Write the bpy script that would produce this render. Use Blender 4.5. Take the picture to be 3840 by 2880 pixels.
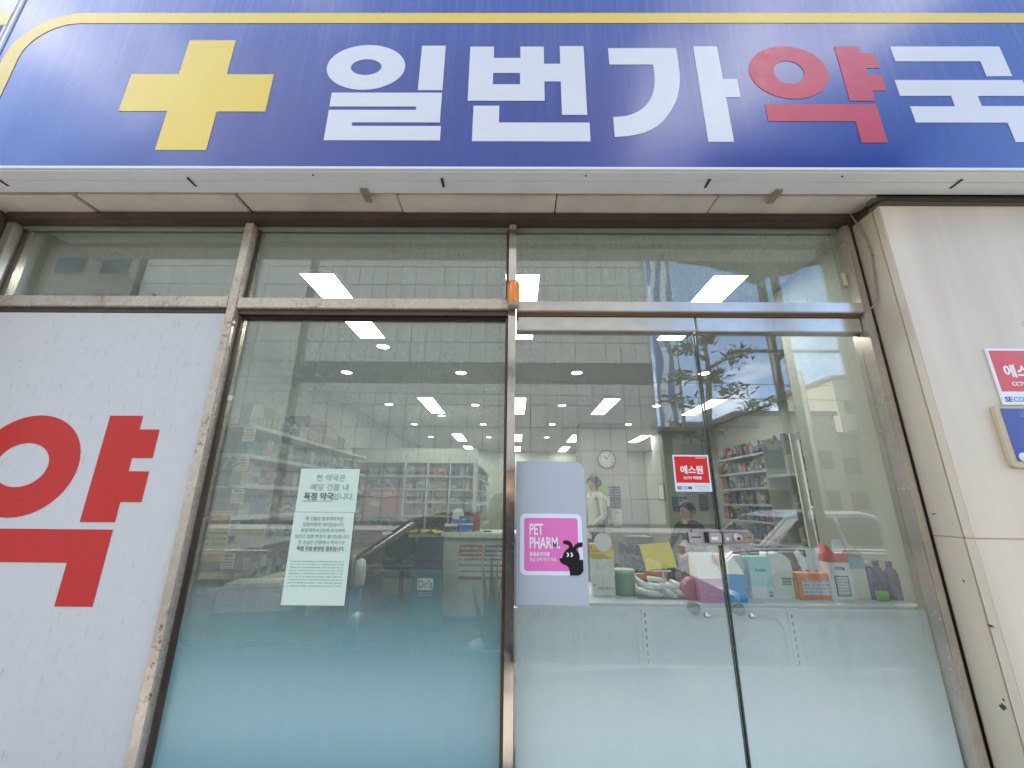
import bpy, bmesh, math, random
from mathutils import Vector, Matrix

random.seed(7)
SC = bpy.context.scene
for o in list(bpy.data.objects):
    bpy.data.objects.remove(o, do_unlink=True)
COL = SC.collection
PI = math.pi

# ------------------------------------------------------------------ camera
# x runs along the shop front (right +), y into the shop, z up.  metres.
cam_d = bpy.data.cameras.new('camera')
cam = bpy.data.objects.new('camera', cam_d)
COL.objects.link(cam)
RT, UP, FW = (0.9999432, 0.00614304, 0.00871027), (-0.00666873, -0.27691482, 0.96087133), (-0.00831468, 0.96087483, 0.27685813)
cam.matrix_world = Matrix(((RT[0], UP[0], -FW[0], 0), (RT[1], UP[1], -FW[1], 0), (RT[2], UP[2], -FW[2], 1.4), (0, 0, 0, 1)))
cam_d.sensor_width = 36
cam_d.lens = 14.221
cam_d.clip_start = 0.02
cam_d.clip_end = 900
SC.camera = cam

# ------------------------------------------------------------------ world, sun, exposure
SUN_EL, SUN_AZ = math.radians(52), math.radians(-82)     # sun high on the left, just behind the line of the shop front
W = bpy.data.worlds.new('World')
SC.world = W
W.use_nodes = True
nt = W.node_tree
nt.nodes.clear()
out = nt.nodes.new('ShaderNodeOutputWorld')
bg = nt.nodes.new('ShaderNodeBackground')
sky = nt.nodes.new('ShaderNodeTexSky')
sky.sky_type = 'NISHITA'
sky.sun_disc = False
sky.sun_elevation = SUN_EL
sky.sun_rotation = SUN_AZ
sky.air_density = 1.0
sky.dust_density = 0.4
sky.ozone_density = 2.6
tc = nt.nodes.new('ShaderNodeTexCoord')
mp = nt.nodes.new('ShaderNodeMapping')
mp.inputs['Scale'].default_value = (1.0, 1.0, 2.6)
nz = nt.nodes.new('ShaderNodeTexNoise')
nz.inputs['Scale'].default_value = 1.7
nz.inputs['Detail'].default_value = 7
nz.inputs['Roughness'].default_value = 0.58
rp = nt.nodes.new('ShaderNodeValToRGB')
rp.color_ramp.elements[0].position = 0.52
rp.color_ramp.elements[1].position = 0.74
mx = nt.nodes.new('ShaderNodeMix')
mx.data_type = 'RGBA'
mx.inputs[7].default_value = (15.0, 14.4, 14.2, 1)
nt.links.new(tc.outputs['Generated'], mp.inputs['Vector'])
nt.links.new(mp.outputs['Vector'], nz.inputs['Vector'])
nt.links.new(nz.outputs['Fac'], rp.inputs['Fac'])
nt.links.new(rp.outputs['Color'], mx.inputs[0])
nt.links.new(sky.outputs['Color'], mx.inputs[6])
nt.links.new(mx.outputs[2], bg.inputs['Color'])
bg.inputs['Strength'].default_value = 0.15
nt.links.new(bg.outputs['Background'], out.inputs['Surface'])

sun_d = bpy.data.lights.new('sun', 'SUN')
sun_d.energy = 3.6
sun_d.angle = math.radians(0.53)
sun_d.color = (1.0, 0.95, 0.87)
sun = bpy.data.objects.new('sun', sun_d)
COL.objects.link(sun)
# direction towards the sun: azimuth measured from +y towards +x
sdir = Vector((math.sin(SUN_AZ) * math.cos(SUN_EL), math.cos(SUN_AZ) * math.cos(SUN_EL), math.sin(SUN_EL)))
sun.rotation_euler = sdir.to_track_quat('Z', 'Y').to_euler()
sun.location = (0, 20, 30)

SC.view_settings.view_transform = 'Standard'
SC.view_settings.look = 'None'
SC.view_settings.gamma = 1.0
SC.view_settings.use_curve_mapping = False
SC.view_settings.exposure = 2.08
SC.render.engine = 'CYCLES'
SC.cycles.transparent_max_bounces = 24
SC.cycles.max_bounces = 10
SC.cycles.diffuse_bounces = 5
SC.cycles.glossy_bounces = 5
SC.cycles.transmission_bounces = 8
SC.cycles.use_denoising = True
SC.cycles.sample_clamp_indirect = 6
SC.cycles.caustics_reflective = False

# ------------------------------------------------------------------ colour and material helpers
def lin(c):
    """sRGB 0..255 triple (or '#rrggbb') to linear"""
    if isinstance(c, str):
        c = tuple(int(c[i:i + 2], 16) for i in (1, 3, 5))
    r = []
    for v in c:
        v = v / 255.0
        r.append(v / 12.92 if v <= 0.04045 else ((v + 0.055) / 1.055) ** 2.4)
    return tuple(r) + (1.0,)

class NT:
    """tiny node-tree writer"""
    def __init__(s, name):
        s.m = bpy.data.materials.new(name)
        s.m.use_nodes = True
        s.t = s.m.node_tree
        s.t.nodes.clear()
        s.o = s.t.nodes.new('ShaderNodeOutputMaterial')
    def n(s, typ, **kw):
        nd = s.t.nodes.new(typ)
        for k, v in kw.items():
            if k.startswith('i_'):
                nd.inputs[k[2:].replace('_', ' ')].default_value = v
            else:
                setattr(nd, k, v)
        return nd
    def l(s, a, b):
        s.t.links.new(a, b)
    def surf(s, sh):
        s.l(sh, s.o.inputs['Surface'])
    def coord(s, scale=(1, 1, 1), kind='Object'):
        t = s.n('ShaderNodeTexCoord')
        mpn = s.n('ShaderNodeMapping')
        mpn.inputs['Scale'].default_value = scale
        s.l(t.outputs[kind], mpn.inputs['Vector'])
        return mpn.outputs['Vector']
    def noise(s, vec, scale, detail=4, rough=0.55):
        nd = s.n('ShaderNodeTexNoise')
        nd.inputs['Scale'].default_value = scale
        nd.inputs['Detail'].default_value = detail
        nd.inputs['Roughness'].default_value = rough
        s.l(vec, nd.inputs['Vector'])
        return nd.outputs['Fac']
    def ramp(s, fac, p0, p1, c0=(0, 0, 0, 1), c1=(1, 1, 1, 1)):
        r = s.n('ShaderNodeValToRGB')
        e = r.color_ramp.elements
        e[0].position, e[1].position = p0, p1
        e[0].color, e[1].color = c0, c1
        s.l(fac, r.inputs['Fac'])
        return r.outputs['Color']
    def mix(s, fac, a, b):
        md = s.n('ShaderNodeMix', data_type='RGBA')
        for i, v in ((0, fac), (6, a), (7, b)):
            if isinstance(v, (int, float)):
                md.inputs[i].default_value = v
            elif isinstance(v, tuple):
                md.inputs[i].default_value = v
            else:
                s.l(v, md.inputs[i])
        return md.outputs[2]
    def math(s, op, a, b=None):
        md = s.n('ShaderNodeMath', operation=op)
        for i, v in ((0, a), (1, b)):
            if v is None:
                continue
            if isinstance(v, (int, float)):
                md.inputs[i].default_value = v
            else:
                s.l(v, md.inputs[i])
        return md.outputs[0]
    def bsdf(s, rough=0.5, metal=0.0, spec=0.5, **kw):
        b = s.n('ShaderNodeBsdfPrincipled')
        b.inputs['Roughness'].default_value = rough
        b.inputs['Metallic'].default_value = metal
        b.inputs['Specular IOR Level'].default_value = spec
        for k, v in kw.items():
            b.inputs[k].default_value = v
        s.surf(b.outputs['BSDF'])
        return b
    def bump(s, b, h, strength=0.2, dist=0.01):
        bm_ = s.n('ShaderNodeBump')
        bm_.inputs['Strength'].default_value = strength
        bm_.inputs['Distance'].default_value = dist
        s.l(h, bm_.inputs['Height'])
        s.l(bm_.outputs['Normal'], b.inputs['Normal'])

CACHE = {}
def scale_c(c, k):
    return tuple(min(1.0, v * k) for v in c[:3]) + (1.0,)

def plain(name, c, rough=0.5, metal=0.0, var=0.12, scale=9.0, bump=0.0, spec=0.5, **kw):
    """a surface of one colour with uneven wear in it"""
    if name in CACHE:
        return CACHE[name]
    t = NT(name)
    base = lin(c)
    b = t.bsdf(rough, metal, spec, **kw)
    v = t.coord()
    f = t.noise(v, scale, 6, 0.6)
    col = t.mix(f, scale_c(base, 1 - var), scale_c(base, 1 + var))
    t.l(col, b.inputs['Base Color'])
    r2 = t.noise(v, scale * 2.3, 4)
    t.l(t.math('ADD', t.math('MULTIPLY', t.math('SUBTRACT', r2, 0.5), 0.25), rough), b.inputs['Roughness'])
    if bump:
        t.bump(b, t.noise(v, scale * 6, 5), bump, 0.004)
    CACHE[name] = t.m
    return t.m

def glow(name, c, strength):
    t = NT(name)
    e = t.n('ShaderNodeEmission')
    e.inputs['Color'].default_value = lin(c)
    e.inputs['Strength'].default_value = strength
    t.surf(e.outputs['Emission'])
    return t.m

def carton(col, ink=None):
    """printed card: base colour with small blotches of ink as on packaging"""
    key = 'carton_' + str(col) + str(ink)
    if key in CACHE:
        return CACHE[key]
    t = NT('printed_card')
    base = lin(col)
    lum = sum(base[:3]) / 3
    ink_c = lin(ink) if ink else (scale_c(base, 0.35) if lum > 0.18 else scale_c(base, 2.6))
    b = t.bsdf(0.45, 0, 0.4)
    v = t.coord((26, 26, 70))
    f = t.noise(v, 1.0, 3, 0.6)
    v2 = t.coord((7, 7, 16))
    g = t.noise(v2, 1.0, 2)
    m1 = t.ramp(f, 0.55, 0.60)
    m2 = t.ramp(g, 0.50, 0.56)
    fac = t.math('MULTIPLY', t.math('MULTIPLY', m1, m2), 0.75)
    t.l(t.mix(fac, base, ink_c), b.inputs['Base Color'])
    CACHE[key] = t.m
    return t.m

def text_lines(col, ink, pitch, name='printed_lines', duty=0.5, dens=0.5):
    """paper carrying rows of small print too fine to read; rows run along x, stacked in z"""
    key = name + str(col) + str(ink) + str(pitch)
    if key in CACHE:
        return CACHE[key]
    t = NT(name)
    b = t.bsdf(0.7, 0, 0.3)
    tcn = t.n('ShaderNodeTexCoord')
    sp = t.n('ShaderNodeSeparateXYZ')
    t.l(tcn.outputs['Object'], sp.inputs[0])
    row = t.math('FRACT', t.math('DIVIDE', sp.outputs['Z'], pitch))
    rm = t.math('LESS_THAN', row, duty)
    f = t.noise(t.coord((1.9 / pitch, 1.9 / pitch, 1.0 / pitch)), 1.0, 3, 0.8)
    m = t.math('MULTIPLY', rm, t.ramp(f, dens - 0.05, dens + 0.05))
    t.l(t.mix(t.math('MULTIPLY', m, 0.8), lin(col), lin(ink)), b.inputs['Base Color'])
    CACHE[key] = t.m
    return t.m

# ------------------------------------------------------------------ materials of the shop front
def make_glass(name, tint, r0, dirt_haze=0.05):
    """one face of a clear pane: straight-through light plus a mirror share that grows at grazing angles, dust and an evenly painted haze"""
    t = NT(name)
    geo = t.n('ShaderNodeNewGeometry')
    dot = t.n('ShaderNodeVectorMath', operation='DOT_PRODUCT')
    t.l(geo.outputs['Incoming'], dot.inputs[0])
    t.l(geo.outputs['Normal'], dot.inputs[1])
    c = t.math('ABSOLUTE', dot.outputs['Value'])
    p5 = t.math('POWER', t.math('SUBTRACT', 1.0, c), 5.0)
    R = t.math('ADD', t.math('MULTIPLY', p5, 1 - r0), r0)
    tr = t.n('ShaderNodeBsdfTransparent')
    tr.inputs['Color'].default_value = tint
    gl = t.n('ShaderNodeBsdfGlossy')
    gl.inputs['Roughness'].default_value = 0.0
    gl.inputs['Color'].default_value = (1, 1, 1, 1)
    m1 = t.n('ShaderNodeMixShader')
    t.l(R, m1.inputs[0]); t.l(tr.outputs[0], m1.inputs[1]); t.l(gl.outputs[0], m1.inputs[2])
    df = t.n('ShaderNodeBsdfDiffuse')
    df.inputs['Color'].default_value = (0.41, 0.44, 0.39, 1)
    tl = t.n('ShaderNodeBsdfTranslucent')
    tl.inputs['Color'].default_value = (0.41, 0.44, 0.39, 1)
    md = t.n('ShaderNodeMixShader')
    md.inputs[0].default_value = 0.25
    t.l(df.outputs[0], md.inputs[1]); t.l(tl.outputs[0], md.inputs[2])
    streak = t.noise(t.coord((31, 1, 2.6)), 1.0, 6, 0.75)
    broad = t.noise(t.coord((1.3, 1, 1.1)), 1.0, 3)
    speck = t.noise(t.coord((120, 1, 46)), 1.0, 4, 0.75)
    f = t.math('MULTIPLY', t.math('MULTIPLY', t.ramp(streak, 0.42, 0.80), t.ramp(broad, 0.36, 0.66)), 0.6)
    f = t.math('ADD', f, t.math('MULTIPLY', t.ramp(speck, 0.52, 0.66), t.ramp(broad, 0.35, 0.65)))
    f = t.math('MULTIPLY', t.math('ADD', f, 0.45), dirt_haze)  # even share lays a painted haze veil over the real streaks and specks
    m2 = t.n('ShaderNodeMixShader')
    t.l(f, m2.inputs[0]); t.l(m1.outputs[0], m2.inputs[1]); t.l(md.outputs[0], m2.inputs[2])
    t.surf(m2.outputs[0])
    return t.m

GLASS = make_glass('window_glass', (0.925, 0.962, 0.942, 1), 0.105, 0.25)
GLASS_DOOR = make_glass('door_glass', (0.975, 0.99, 0.982, 1), 0.10, 0.12)
ACRYL = make_glass('clear_acrylic', (0.96, 0.97, 0.97, 1), 0.03, 0.02)

def make_film(name, col, z0, z1, top_op, bot_op):
    """dotted frosted window film whose dots close up towards the bottom"""
    t = NT(name)
    tcn = t.n('ShaderNodeTexCoord')
    sp = t.n('ShaderNodeSeparateXYZ')
    geo = t.n('ShaderNodeNewGeometry')
    t.l(geo.outputs['Position'], sp.inputs[0])
    g = t.n('ShaderNodeMapRange', interpolation_type='SMOOTHSTEP')
    g.inputs['From Min'].default_value = z0
    g.inputs['From Max'].default_value = z1
    g.inputs['To Min'].default_value = top_op
    g.inputs['To Max'].default_value = bot_op
    t.l(sp.outputs['Z'], g.inputs['Value'])
    k = 2 * PI / 0.0062
    a = t.math('SINE', t.math('MULTIPLY', t.math('ADD', sp.outputs['X'], sp.outputs['Z']), k * 0.7071))
    b2 = t.math('SINE', t.math('MULTIPLY', t.math('SUBTRACT', sp.outputs['X'], sp.outputs['Z']), k * 0.7071))
    dots = t.math('ADD', t.math('MULTIPLY', t.math('MULTIPLY', a, b2), 0.5), 0.5)
    soft = t.n('ShaderNodeMapRange')
    t.l(t.math('ADD', t.math('SUBTRACT', dots, 1.0), t.math('MULTIPLY', g.outputs[0], 1.0)), soft.inputs['Value'])
    soft.inputs['From Min'].default_value = -0.06
    soft.inputs['From Max'].default_value = 0.06
    op = t.math('ADD', t.math('MULTIPLY', soft.outputs[0], 0.07), t.math('MULTIPLY', g.outputs[0], 0.93))
    df = t.n('ShaderNodeBsdfDiffuse'); df.inputs['Color'].default_value = col
    tl = t.n('ShaderNodeBsdfTranslucent'); tl.inputs['Color'].default_value = col
    md = t.n('ShaderNodeMixShader'); md.inputs[0].default_value = 0.22
    t.l(df.outputs[0], md.inputs[1]); t.l(tl.outputs[0], md.inputs[2])
    gl = t.n('ShaderNodeBsdfGlossy'); gl.inputs['Roughness'].default_value = 0.2
    gl.inputs['Color'].default_value = (1, 1, 1, 1)
    mg = t.n('ShaderNodeMixShader'); mg.inputs[0].default_value = 0.085
    t.l(md.outputs[0], mg.inputs[1]); t.l(gl.outputs[0], mg.inputs[2])
    grime = t.math('MULTIPLY', t.ramp(t.noise(t.coord((22, 1, 3)), 1.0, 6, 0.7), 0.45, 0.8), 0.05)
    op = t.math('ADD', op, t.math('MULTIPLY', grime, g.outputs[0]))
    tr = t.n('ShaderNodeBsdfTransparent')
    m = t.n('ShaderNodeMixShader')
    m.inputs[0].default_value = 0
    t.l(op, m.inputs[0]); t.l(tr.outputs[0], m.inputs[1]); t.l(mg.outputs[0], m.inputs[2])
    t.surf(m.outputs[0])
    return t.m

FILM_BLUE = make_film('frosted_film_window', (0.31, 0.55, 0.58, 1), 1.14, 0.60, 0.0, 0.93)
FILM_DOOR = make_film('frosted_film_door', (0.81, 0.93, 0.87, 1), 1.02, 0.38, 0.14, 0.95)
FILM_MILK = make_film('milky_film', (0.75, 0.8, 0.76, 1), 9.0, 8.9, 0.10, 0.10)

def make_steel(name, c, rust, rough=0.2, metal=0.6, rlo=0.60):
    t = NT(name)
    b = t.bsdf(rough, metal, 0.5)
    base = lin(c)
    v = t.coord((3, 3, 3))
    f = t.noise(v, 3.0, 6, 0.65)
    col = t.mix(f, scale_c(base, 0.70), scale_c(base, 1.15))
    gm = t.ramp(t.noise(t.coord((2.2, 2.2, 2.2)), 1.0, 7, 0.7), 0.50, 0.72)
    col = t.mix(t.math('MULTIPLY', gm, 0.45), col, lin('#8a7460'))
    sp = t.ramp(t.noise(t.coord((60, 60, 60)), 1.0, 5, 0.75), rlo, rlo + 0.06)
    big = t.ramp(t.noise(t.coord((5, 5, 5)), 1.0, 3), 0.42, 0.62)
    fac = t.math('MULTIPLY', t.math('MULTIPLY', sp, big), rust)
    t.l(t.mix(fac, col, lin('#7a4a24')), b.inputs['Base Color'])
    t.l(t.math('SUBTRACT', metal, t.math('MULTIPLY', fac, metal * 0.9)), b.inputs['Metallic'])
    rr = t.math('ADD', t.math('MULTIPLY', t.noise(v, 14, 4), 0.22), rough - 0.08)
    t.l(t.math('ADD', rr, t.math('MULTIPLY', fac, 0.4)), b.inputs['Roughness'])
    t.bump(b, t.noise(t.coord((1, 1, 300)), 1.0, 2), 0.03, 0.001)
    return t.m

STEEL = make_steel('brushed_steel', '#c8beb1', 1.0, 0.16)
STEEL_RUST = make_steel('rusty_steel', '#cfc2b1', 1.0, 0.22, 0.5, 0.545)
STEEL_MIRROR = make_steel('mirror_steel', '#cfc5b9', 0.5, 0.09, 0.93)
STEEL_DOOR = make_steel('door_rail_steel', '#cdc5ba', 0.25, 0.14)
STEEL_DARK = make_steel('grimy_shaded_steel', '#5d5048', 0.6, 0.35)  # grime on the head rail; elsewhere paints in dark recesses and reveals
RUBBER = plain('black_sealant', '#2f2620', 0.7)
BEAD = plain('aluminium_bead', '#a8a7a0', 0.4, 0.6, var=0.2)

def make_wall(name, c):
    t = NT(name)
    b = t.bsdf(0.42, 0, 0.5)
    base = lin(c)
    st = t.noise(t.coord((5.0, 5.0, 0.35)), 1.0, 5, 0.6)
    sp = t.ramp(t.noise(t.coord((9, 9, 9)), 1.0, 6, 0.7), 0.68, 0.74)
    f2 = t.noise(t.coord((1.2, 1.2, 1.2)), 1.0, 4)
    col = t.mix(t.ramp(st, 0.35, 0.75), scale_c(base, 0.82), scale_c(base, 1.05))
    col = t.mix(t.math('MULTIPLY', t.ramp(f2, 0.45, 0.75), 0.22), col, scale_c(lin('#b3a48f'), 1.0))
    col = t.mix(t.math('MULTIPLY', sp, 0.5), col, lin('#4b443c'))
    t.l(col, b.inputs['Base Color'])
    t.bump(b, t.noise(t.coord((8, 8, 8)), 1.0, 5), 0.05, 0.004)
    return t.m

WALL = make_wall('ivory_panel', '#e4d5be')
JAMB = make_wall('ivory_jamb', '#d6c8ae')
SOFFIT = make_wall('beige_stone', '#efe7d6')
JOINT = plain('dark_joint', '#5c5044', 0.8)

def make_signblue():
    t = NT('blue_sign_face')
    b = t.bsdf(0.3, 0, 0.5)
    b.inputs['Coat Weight'].default_value = 0.5
    b.inputs['Coat Roughness'].default_value = 0.13
    base = lin('#0f2d8a')
    st = t.ramp(t.noise(t.coord((38, 1, 0.9)), 1.0, 4, 0.6), 0.45, 0.8)
    sp = t.n('ShaderNodeSeparateXYZ')
    geo = t.n('ShaderNodeNewGeometry')
    t.l(geo.outputs['Position'], sp.inputs[0])
    top = t.n('ShaderNodeMapRange')
    top.inputs['From Min'].default_value = 2.75
    top.inputs['From Max'].default_value = 3.9
    t.l(sp.outputs['Z'], top.inputs['Value'])
    dust = t.math('ADD', t.math('MULTIPLY', t.math('MULTIPLY', st, top.outputs[0]), 0.20), 0.012)
    t.l(t.mix(dust, base, lin('#a8aecb')), b.inputs['Base Color'])
    rn = t.noise(t.coord((2.2, 1, 1.4)), 1.0, 3)
    t.l(t.math('ADD', t.math('MULTIPLY', rn, 0.12), 0.22), b.inputs['Roughness'])
    wv = t.noise(t.coord((1.1, 1, 0.8)), 1.0, 2)
    t.bump(b, wv, 0.4, 0.06)
    return t.m

SIGN_BLUE = make_signblue()
VINYL_WHITE = plain('white_vinyl', '#e2e1e3', 0.33, var=0.03)
VINYL_RED = plain('red_vinyl', '#c8414f', 0.33, var=0.04)
VINYL_YELLOW = plain('yellow_vinyl', '#efcd45', 0.33, var=0.04)
ALU = plain('grey_sign_metal', '#eef1f0', 0.42, 0.0, var=0.08, scale=5)
ALU_WHITE = plain('white_sign_trim', '#e8e8e6', 0.4, var=0.04)

def make_banner():
    t = NT('weathered_white_sheet')
    b = t.bsdf(0.5, 0, 0.4)
    base = lin('#d3d1ce')
    a = t.ramp(t.noise(t.coord((46, 1, 17)), 1.0, 5, 0.75), 0.55, 0.74)
    w = t.ramp(t.noise(t.coord((2.2, 1, 1.2)), 1.0, 3), 0.30, 0.70)
    col = t.mix(t.math('MULTIPLY', t.math('MULTIPLY', a, w), 0.80), base, lin('#8b867c'))
    col = t.mix(t.math('MULTIPLY', t.noise(t.coord((9, 1, 0.8)), 1.0, 4), 0.18), col, lin('#aaa9a6'))
    t.l(col, b.inputs['Base Color'])
    t.bump(b, t.noise(t.coord((1.5, 1, 0.9)), 1.0, 3), 0.15, 0.03)
    return t.m
BANNER = make_banner()
BANNER_RED = plain('red_banner_print', '#c4251f', 0.5, var=0.06, scale=14)

# ------------------------------------------------------------------ mesh and object helpers
WORG = {}
class MB:
    """collects shapes in world coordinates; build() links them as ONE mesh object"""
    def __init__(s):
        s.v, s.f, s.mi, s.sm = [], [], [], []
    def add(s, vs, fs, m=0, smooth=False):
        o = len(s.v)
        s.v += [tuple(p) for p in vs]
        for f in fs:
            s.f.append(tuple(i + o for i in f)); s.mi.append(m); s.sm.append(smooth)
        return s
    def box(s, x0, x1, y0, y1, z0, z1, m=0):
        vs = [(x, y, z) for z in (z0, z1) for y in (y0, y1) for x in (x0, x1)]
        return s.add(vs, [(0, 2, 3, 1), (4, 5, 7, 6), (0, 1, 5, 4), (2, 6, 7, 3), (0, 4, 6, 2), (1, 3, 7, 5)], m)
    def rbox(s, c, size, rz, m=0):
        """box resting at c (base centre) turned by rz"""
        w, d, h = size
        cs, sn = math.cos(rz), math.sin(rz)
        vs = []
        for z in (0, h):
            for y in (-d / 2, d / 2):
                for x in (-w / 2, w / 2):
                    vs.append((c[0] + x * cs - y * sn, c[1] + x * sn + y * cs, c[2] + z))
        return s.add(vs, [(0, 2, 3, 1), (4, 5, 7, 6), (0, 1, 5, 4), (2, 6, 7, 3), (0, 4, 6, 2), (1, 3, 7, 5)], m)
    def prism(s, poly, y0, y1, m=0):
        """outline in (x, z) given thickness along y"""
        n = len(poly)
        vs = [(x, y0, z) for x, z in poly] + [(x, y1, z) for x, z in poly]
        fs = [tuple(range(n)), tuple(range(2 * n - 1, n - 1, -1))]
        fs += [(i, i + n, (i + 1) % n + n, (i + 1) % n) for i in range(n)]
        return s.add(vs, fs, m)
    def tube(s, pts, r, n=8, m=0, caps=True):
        pts = [Vector(p) for p in pts]
        rs = r if isinstance(r, (list, tuple)) else [r] * len(pts)
        vs, fs = [], []
        ref = Vector((0.31, 0.17, 0.93)).normalized()
        for i, p in enumerate(pts):
            d = (pts[min(i + 1, len(pts) - 1)] - pts[max(i - 1, 0)]).normalized()
            if abs(d.dot(ref)) > 0.97:
                ref = Vector((0.9, 0.3, 0.1)).normalized()
            a = d.cross(ref).normalized()
            b = d.cross(a).normalized()
            for k in range(n):
                t = 2 * PI * k / n
                vs.append(p + (a * math.cos(t) + b * math.sin(t)) * rs[i])
        for i in range(len(pts) - 1):
            for k in range(n):
                fs.append((i * n + k, i * n + (k + 1) % n, (i + 1) * n + (k + 1) % n, (i + 1) * n + k))
        if caps:
            fs.append(tuple(range(n))[::-1])
            fs.append(tuple((len(pts) - 1) * n + k for k in range(n)))
        return s.add(vs, fs, m, True)
    def lathe(s, c, prof, n=16, m=0, caps=True):
        """profile [(radius, z)] turned about the vertical through c"""
        vs, fs = [], []
        for r, z in prof:
            for k in range(n):
                t = 2 * PI * k / n
                vs.append((c[0] + r * math.cos(t), c[1] + r * math.sin(t), c[2] + z))
        for i in range(len(prof) - 1):
            for k in range(n):
                fs.append((i * n + k, i * n + (k + 1) % n, (i + 1) * n + (k + 1) % n, (i + 1) * n + k))
        if caps:
            fs.append(tuple(range(n))[::-1])
            fs.append(tuple((len(prof) - 1) * n + k for k in range(n)))
        return s.add(vs, fs, m, True)
    def build(s, name, mats, parent=None, bevel=0.0):
        if not isinstance(mats, (list, tuple)):
            mats = [mats]
        if parent is not None:
            org = Vector(WORG[parent.name])
        else:
            xs = [p[0] for p in s.v]; ys = [p[1] for p in s.v]; zs = [p[2] for p in s.v]
            org = Vector(((min(xs) + max(xs)) / 2, (min(ys) + max(ys)) / 2, min(zs)))
        me = bpy.data.meshes.new(name)
        me.from_pydata([tuple(Vector(p) - org) for p in s.v], [], s.f)
        for i, p in enumerate(me.polygons):
            p.material_index = s.mi[i]
            p.use_smooth = s.sm[i]
        for m in mats:
            me.materials.append(m)
        bm = bmesh.new()
        bm.from_mesh(me)
        bmesh.ops.recalc_face_normals(bm, faces=bm.faces)
        if bevel > 0:
            bmesh.ops.bevel(bm, geom=[e for e in bm.edges if e.calc_face_angle(0) > 0.6], offset=bevel, segments=2, affect='EDGES', clamp_overlap=True)
        bm.to_mesh(me)
        bm.free()
        return link_obj(name, me, parent, org)

def link_obj(name, me, parent, org):
    o = bpy.data.objects.new(name, me)
    COL.objects.link(o)
    if parent is not None:
        o.parent = parent
    else:
        o.location = org
    WORG[o.name] = tuple(org)
    return o

def tag(o, label=None, cat=None, group=None, kind=None):
    if label: o['label'] = label
    if cat: o['category'] = cat
    if group: o['group'] = group
    if kind: o['kind'] = kind
    return o

def thing(name, label, cat, loc, group=None):
    o = bpy.data.objects.new(name, None)
    o.empty_display_size = 0.1
    COL.objects.link(o)
    o.location = loc
    WORG[o.name] = tuple(loc)
    return tag(o, label, cat, group)

def plate(name, polys, y_front, thick, mat, parent=None):
    """flat cut-out (outlines in x,z; inner outlines are holes) facing the street"""
    c = bpy.data.curves.new('outline', 'CURVE')
    c.dimensions = '2D'
    c.fill_mode = 'BOTH'
    c.extrude = thick / 2
    for pts in polys:
        s = c.splines.new('POLY')
        s.points.add(len(pts) - 1)
        s.use_cyclic_u = True
        for p, q in zip(s.points, pts):
            p.co = (q[0], q[1], 0, 1)
    o = bpy.data.objects.new('outline', c)
    me = bpy.data.meshes.new_from_object(o)
    bpy.data.objects.remove(o)
    bpy.data.curves.remove(c)
    return finish_flat(name, me, lambda p: (p[0], y_front + thick / 2 - p[2], p[1]), mat, parent)

def finish_flat(name, me, f, mat, parent):
    pts = [Vector(f(v.co)) for v in me.vertices]
    if parent is not None:
        org = Vector(WORG[parent.name])
    else:
        org = Vector(((min(p.x for p in pts) + max(p.x for p in pts)) / 2, (min(p.y for p in pts) + max(p.y for p in pts)) / 2, min(p.z for p in pts)))
    for v, p in zip(me.vertices, pts):
        v.co = p - org
    me.name = name
    me.materials.clear()
    me.materials.append(mat)
    return link_obj(name, me, parent, org)

def text(body, x, z, y, h, mat, parent, align='LEFT', bold=0.0, sx=1.0, name='lettering', thick=0.0006, rot=0.0, space=1.0):
    """lettering facing the street: cap height about h, baseline at z"""
    c = bpy.data.curves.new('txt', 'FONT')
    c.body = body
    c.size = h / 0.72
    c.align_x = align
    c.offset = bold * h
    c.extrude = thick / 2
    c.resolution_u = 3
    c.space_character = space
    o = bpy.data.objects.new('txt', c)
    me = bpy.data.meshes.new_from_object(o)
    bpy.data.objects.remove(o)
    bpy.data.curves.remove(c)
    cs, sn = math.cos(rot), math.sin(rot)
    def f(p):
        px, pz = p[0] * sx, p[1]
        return (x + px * cs - pz * sn, y + thick / 2 - p[2], z + px * sn + pz * cs)
    return finish_flat(name, me, f, mat, parent)

def ellipse(cx, cz, rx, rz, n=48, rev=False):
    pts = [(cx + rx * math.cos(2 * PI * k / n), cz + rz * math.sin(2 * PI * k / n)) for k in range(n)]
    return pts[::-1] if rev else pts

def rrect(x0, x1, z0, z1, r, n=6, corners=(1, 1, 1, 1)):
    """rounded rectangle; corners = (bottom left, bottom right, top right, top left)"""
    out_ = []
    for (cx, cz, a0, on, px, pz) in ((x0 + r, z0 + r, PI, corners[0], x0, z0), (x1 - r, z0 + r, 1.5 * PI, corners[1], x1, z0),
                                     (x1 - r, z1 - r, 0, corners[2], x1, z1), (x0 + r, z1 - r, 0.5 * PI, corners[3], x0, z1)):
        if on:
            for k in range(n + 1):
                a = a0 + 0.5 * PI * k / n
                out_.append((cx + r * math.cos(a), cz + r * math.sin(a)))
        else:
            out_.append((px, pz))
    return out_

def box_obj(name, b, mat, parent=None, bevel=0.0):
    return MB().box(*b).build(name, mat, parent, bevel)

# ================================================================== SETTING
PAVE = plain('pavement_concrete', '#989490', 0.85, var=0.15, scale=3, bump=0.2)
PAVE_PINK = plain('pinkish_paving', '#b49d92', 0.85, var=0.12, scale=4, bump=0.2)
ASPHALT = plain('asphalt', '#454443', 0.9, var=0.2, scale=6, bump=0.3)
PAINT_ROAD = plain('road_paint', '#d8d8d4', 0.7, var=0.1)

def struct(name, mb, mats):
    return tag(mb.build(name, mats), kind='structure')

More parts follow.
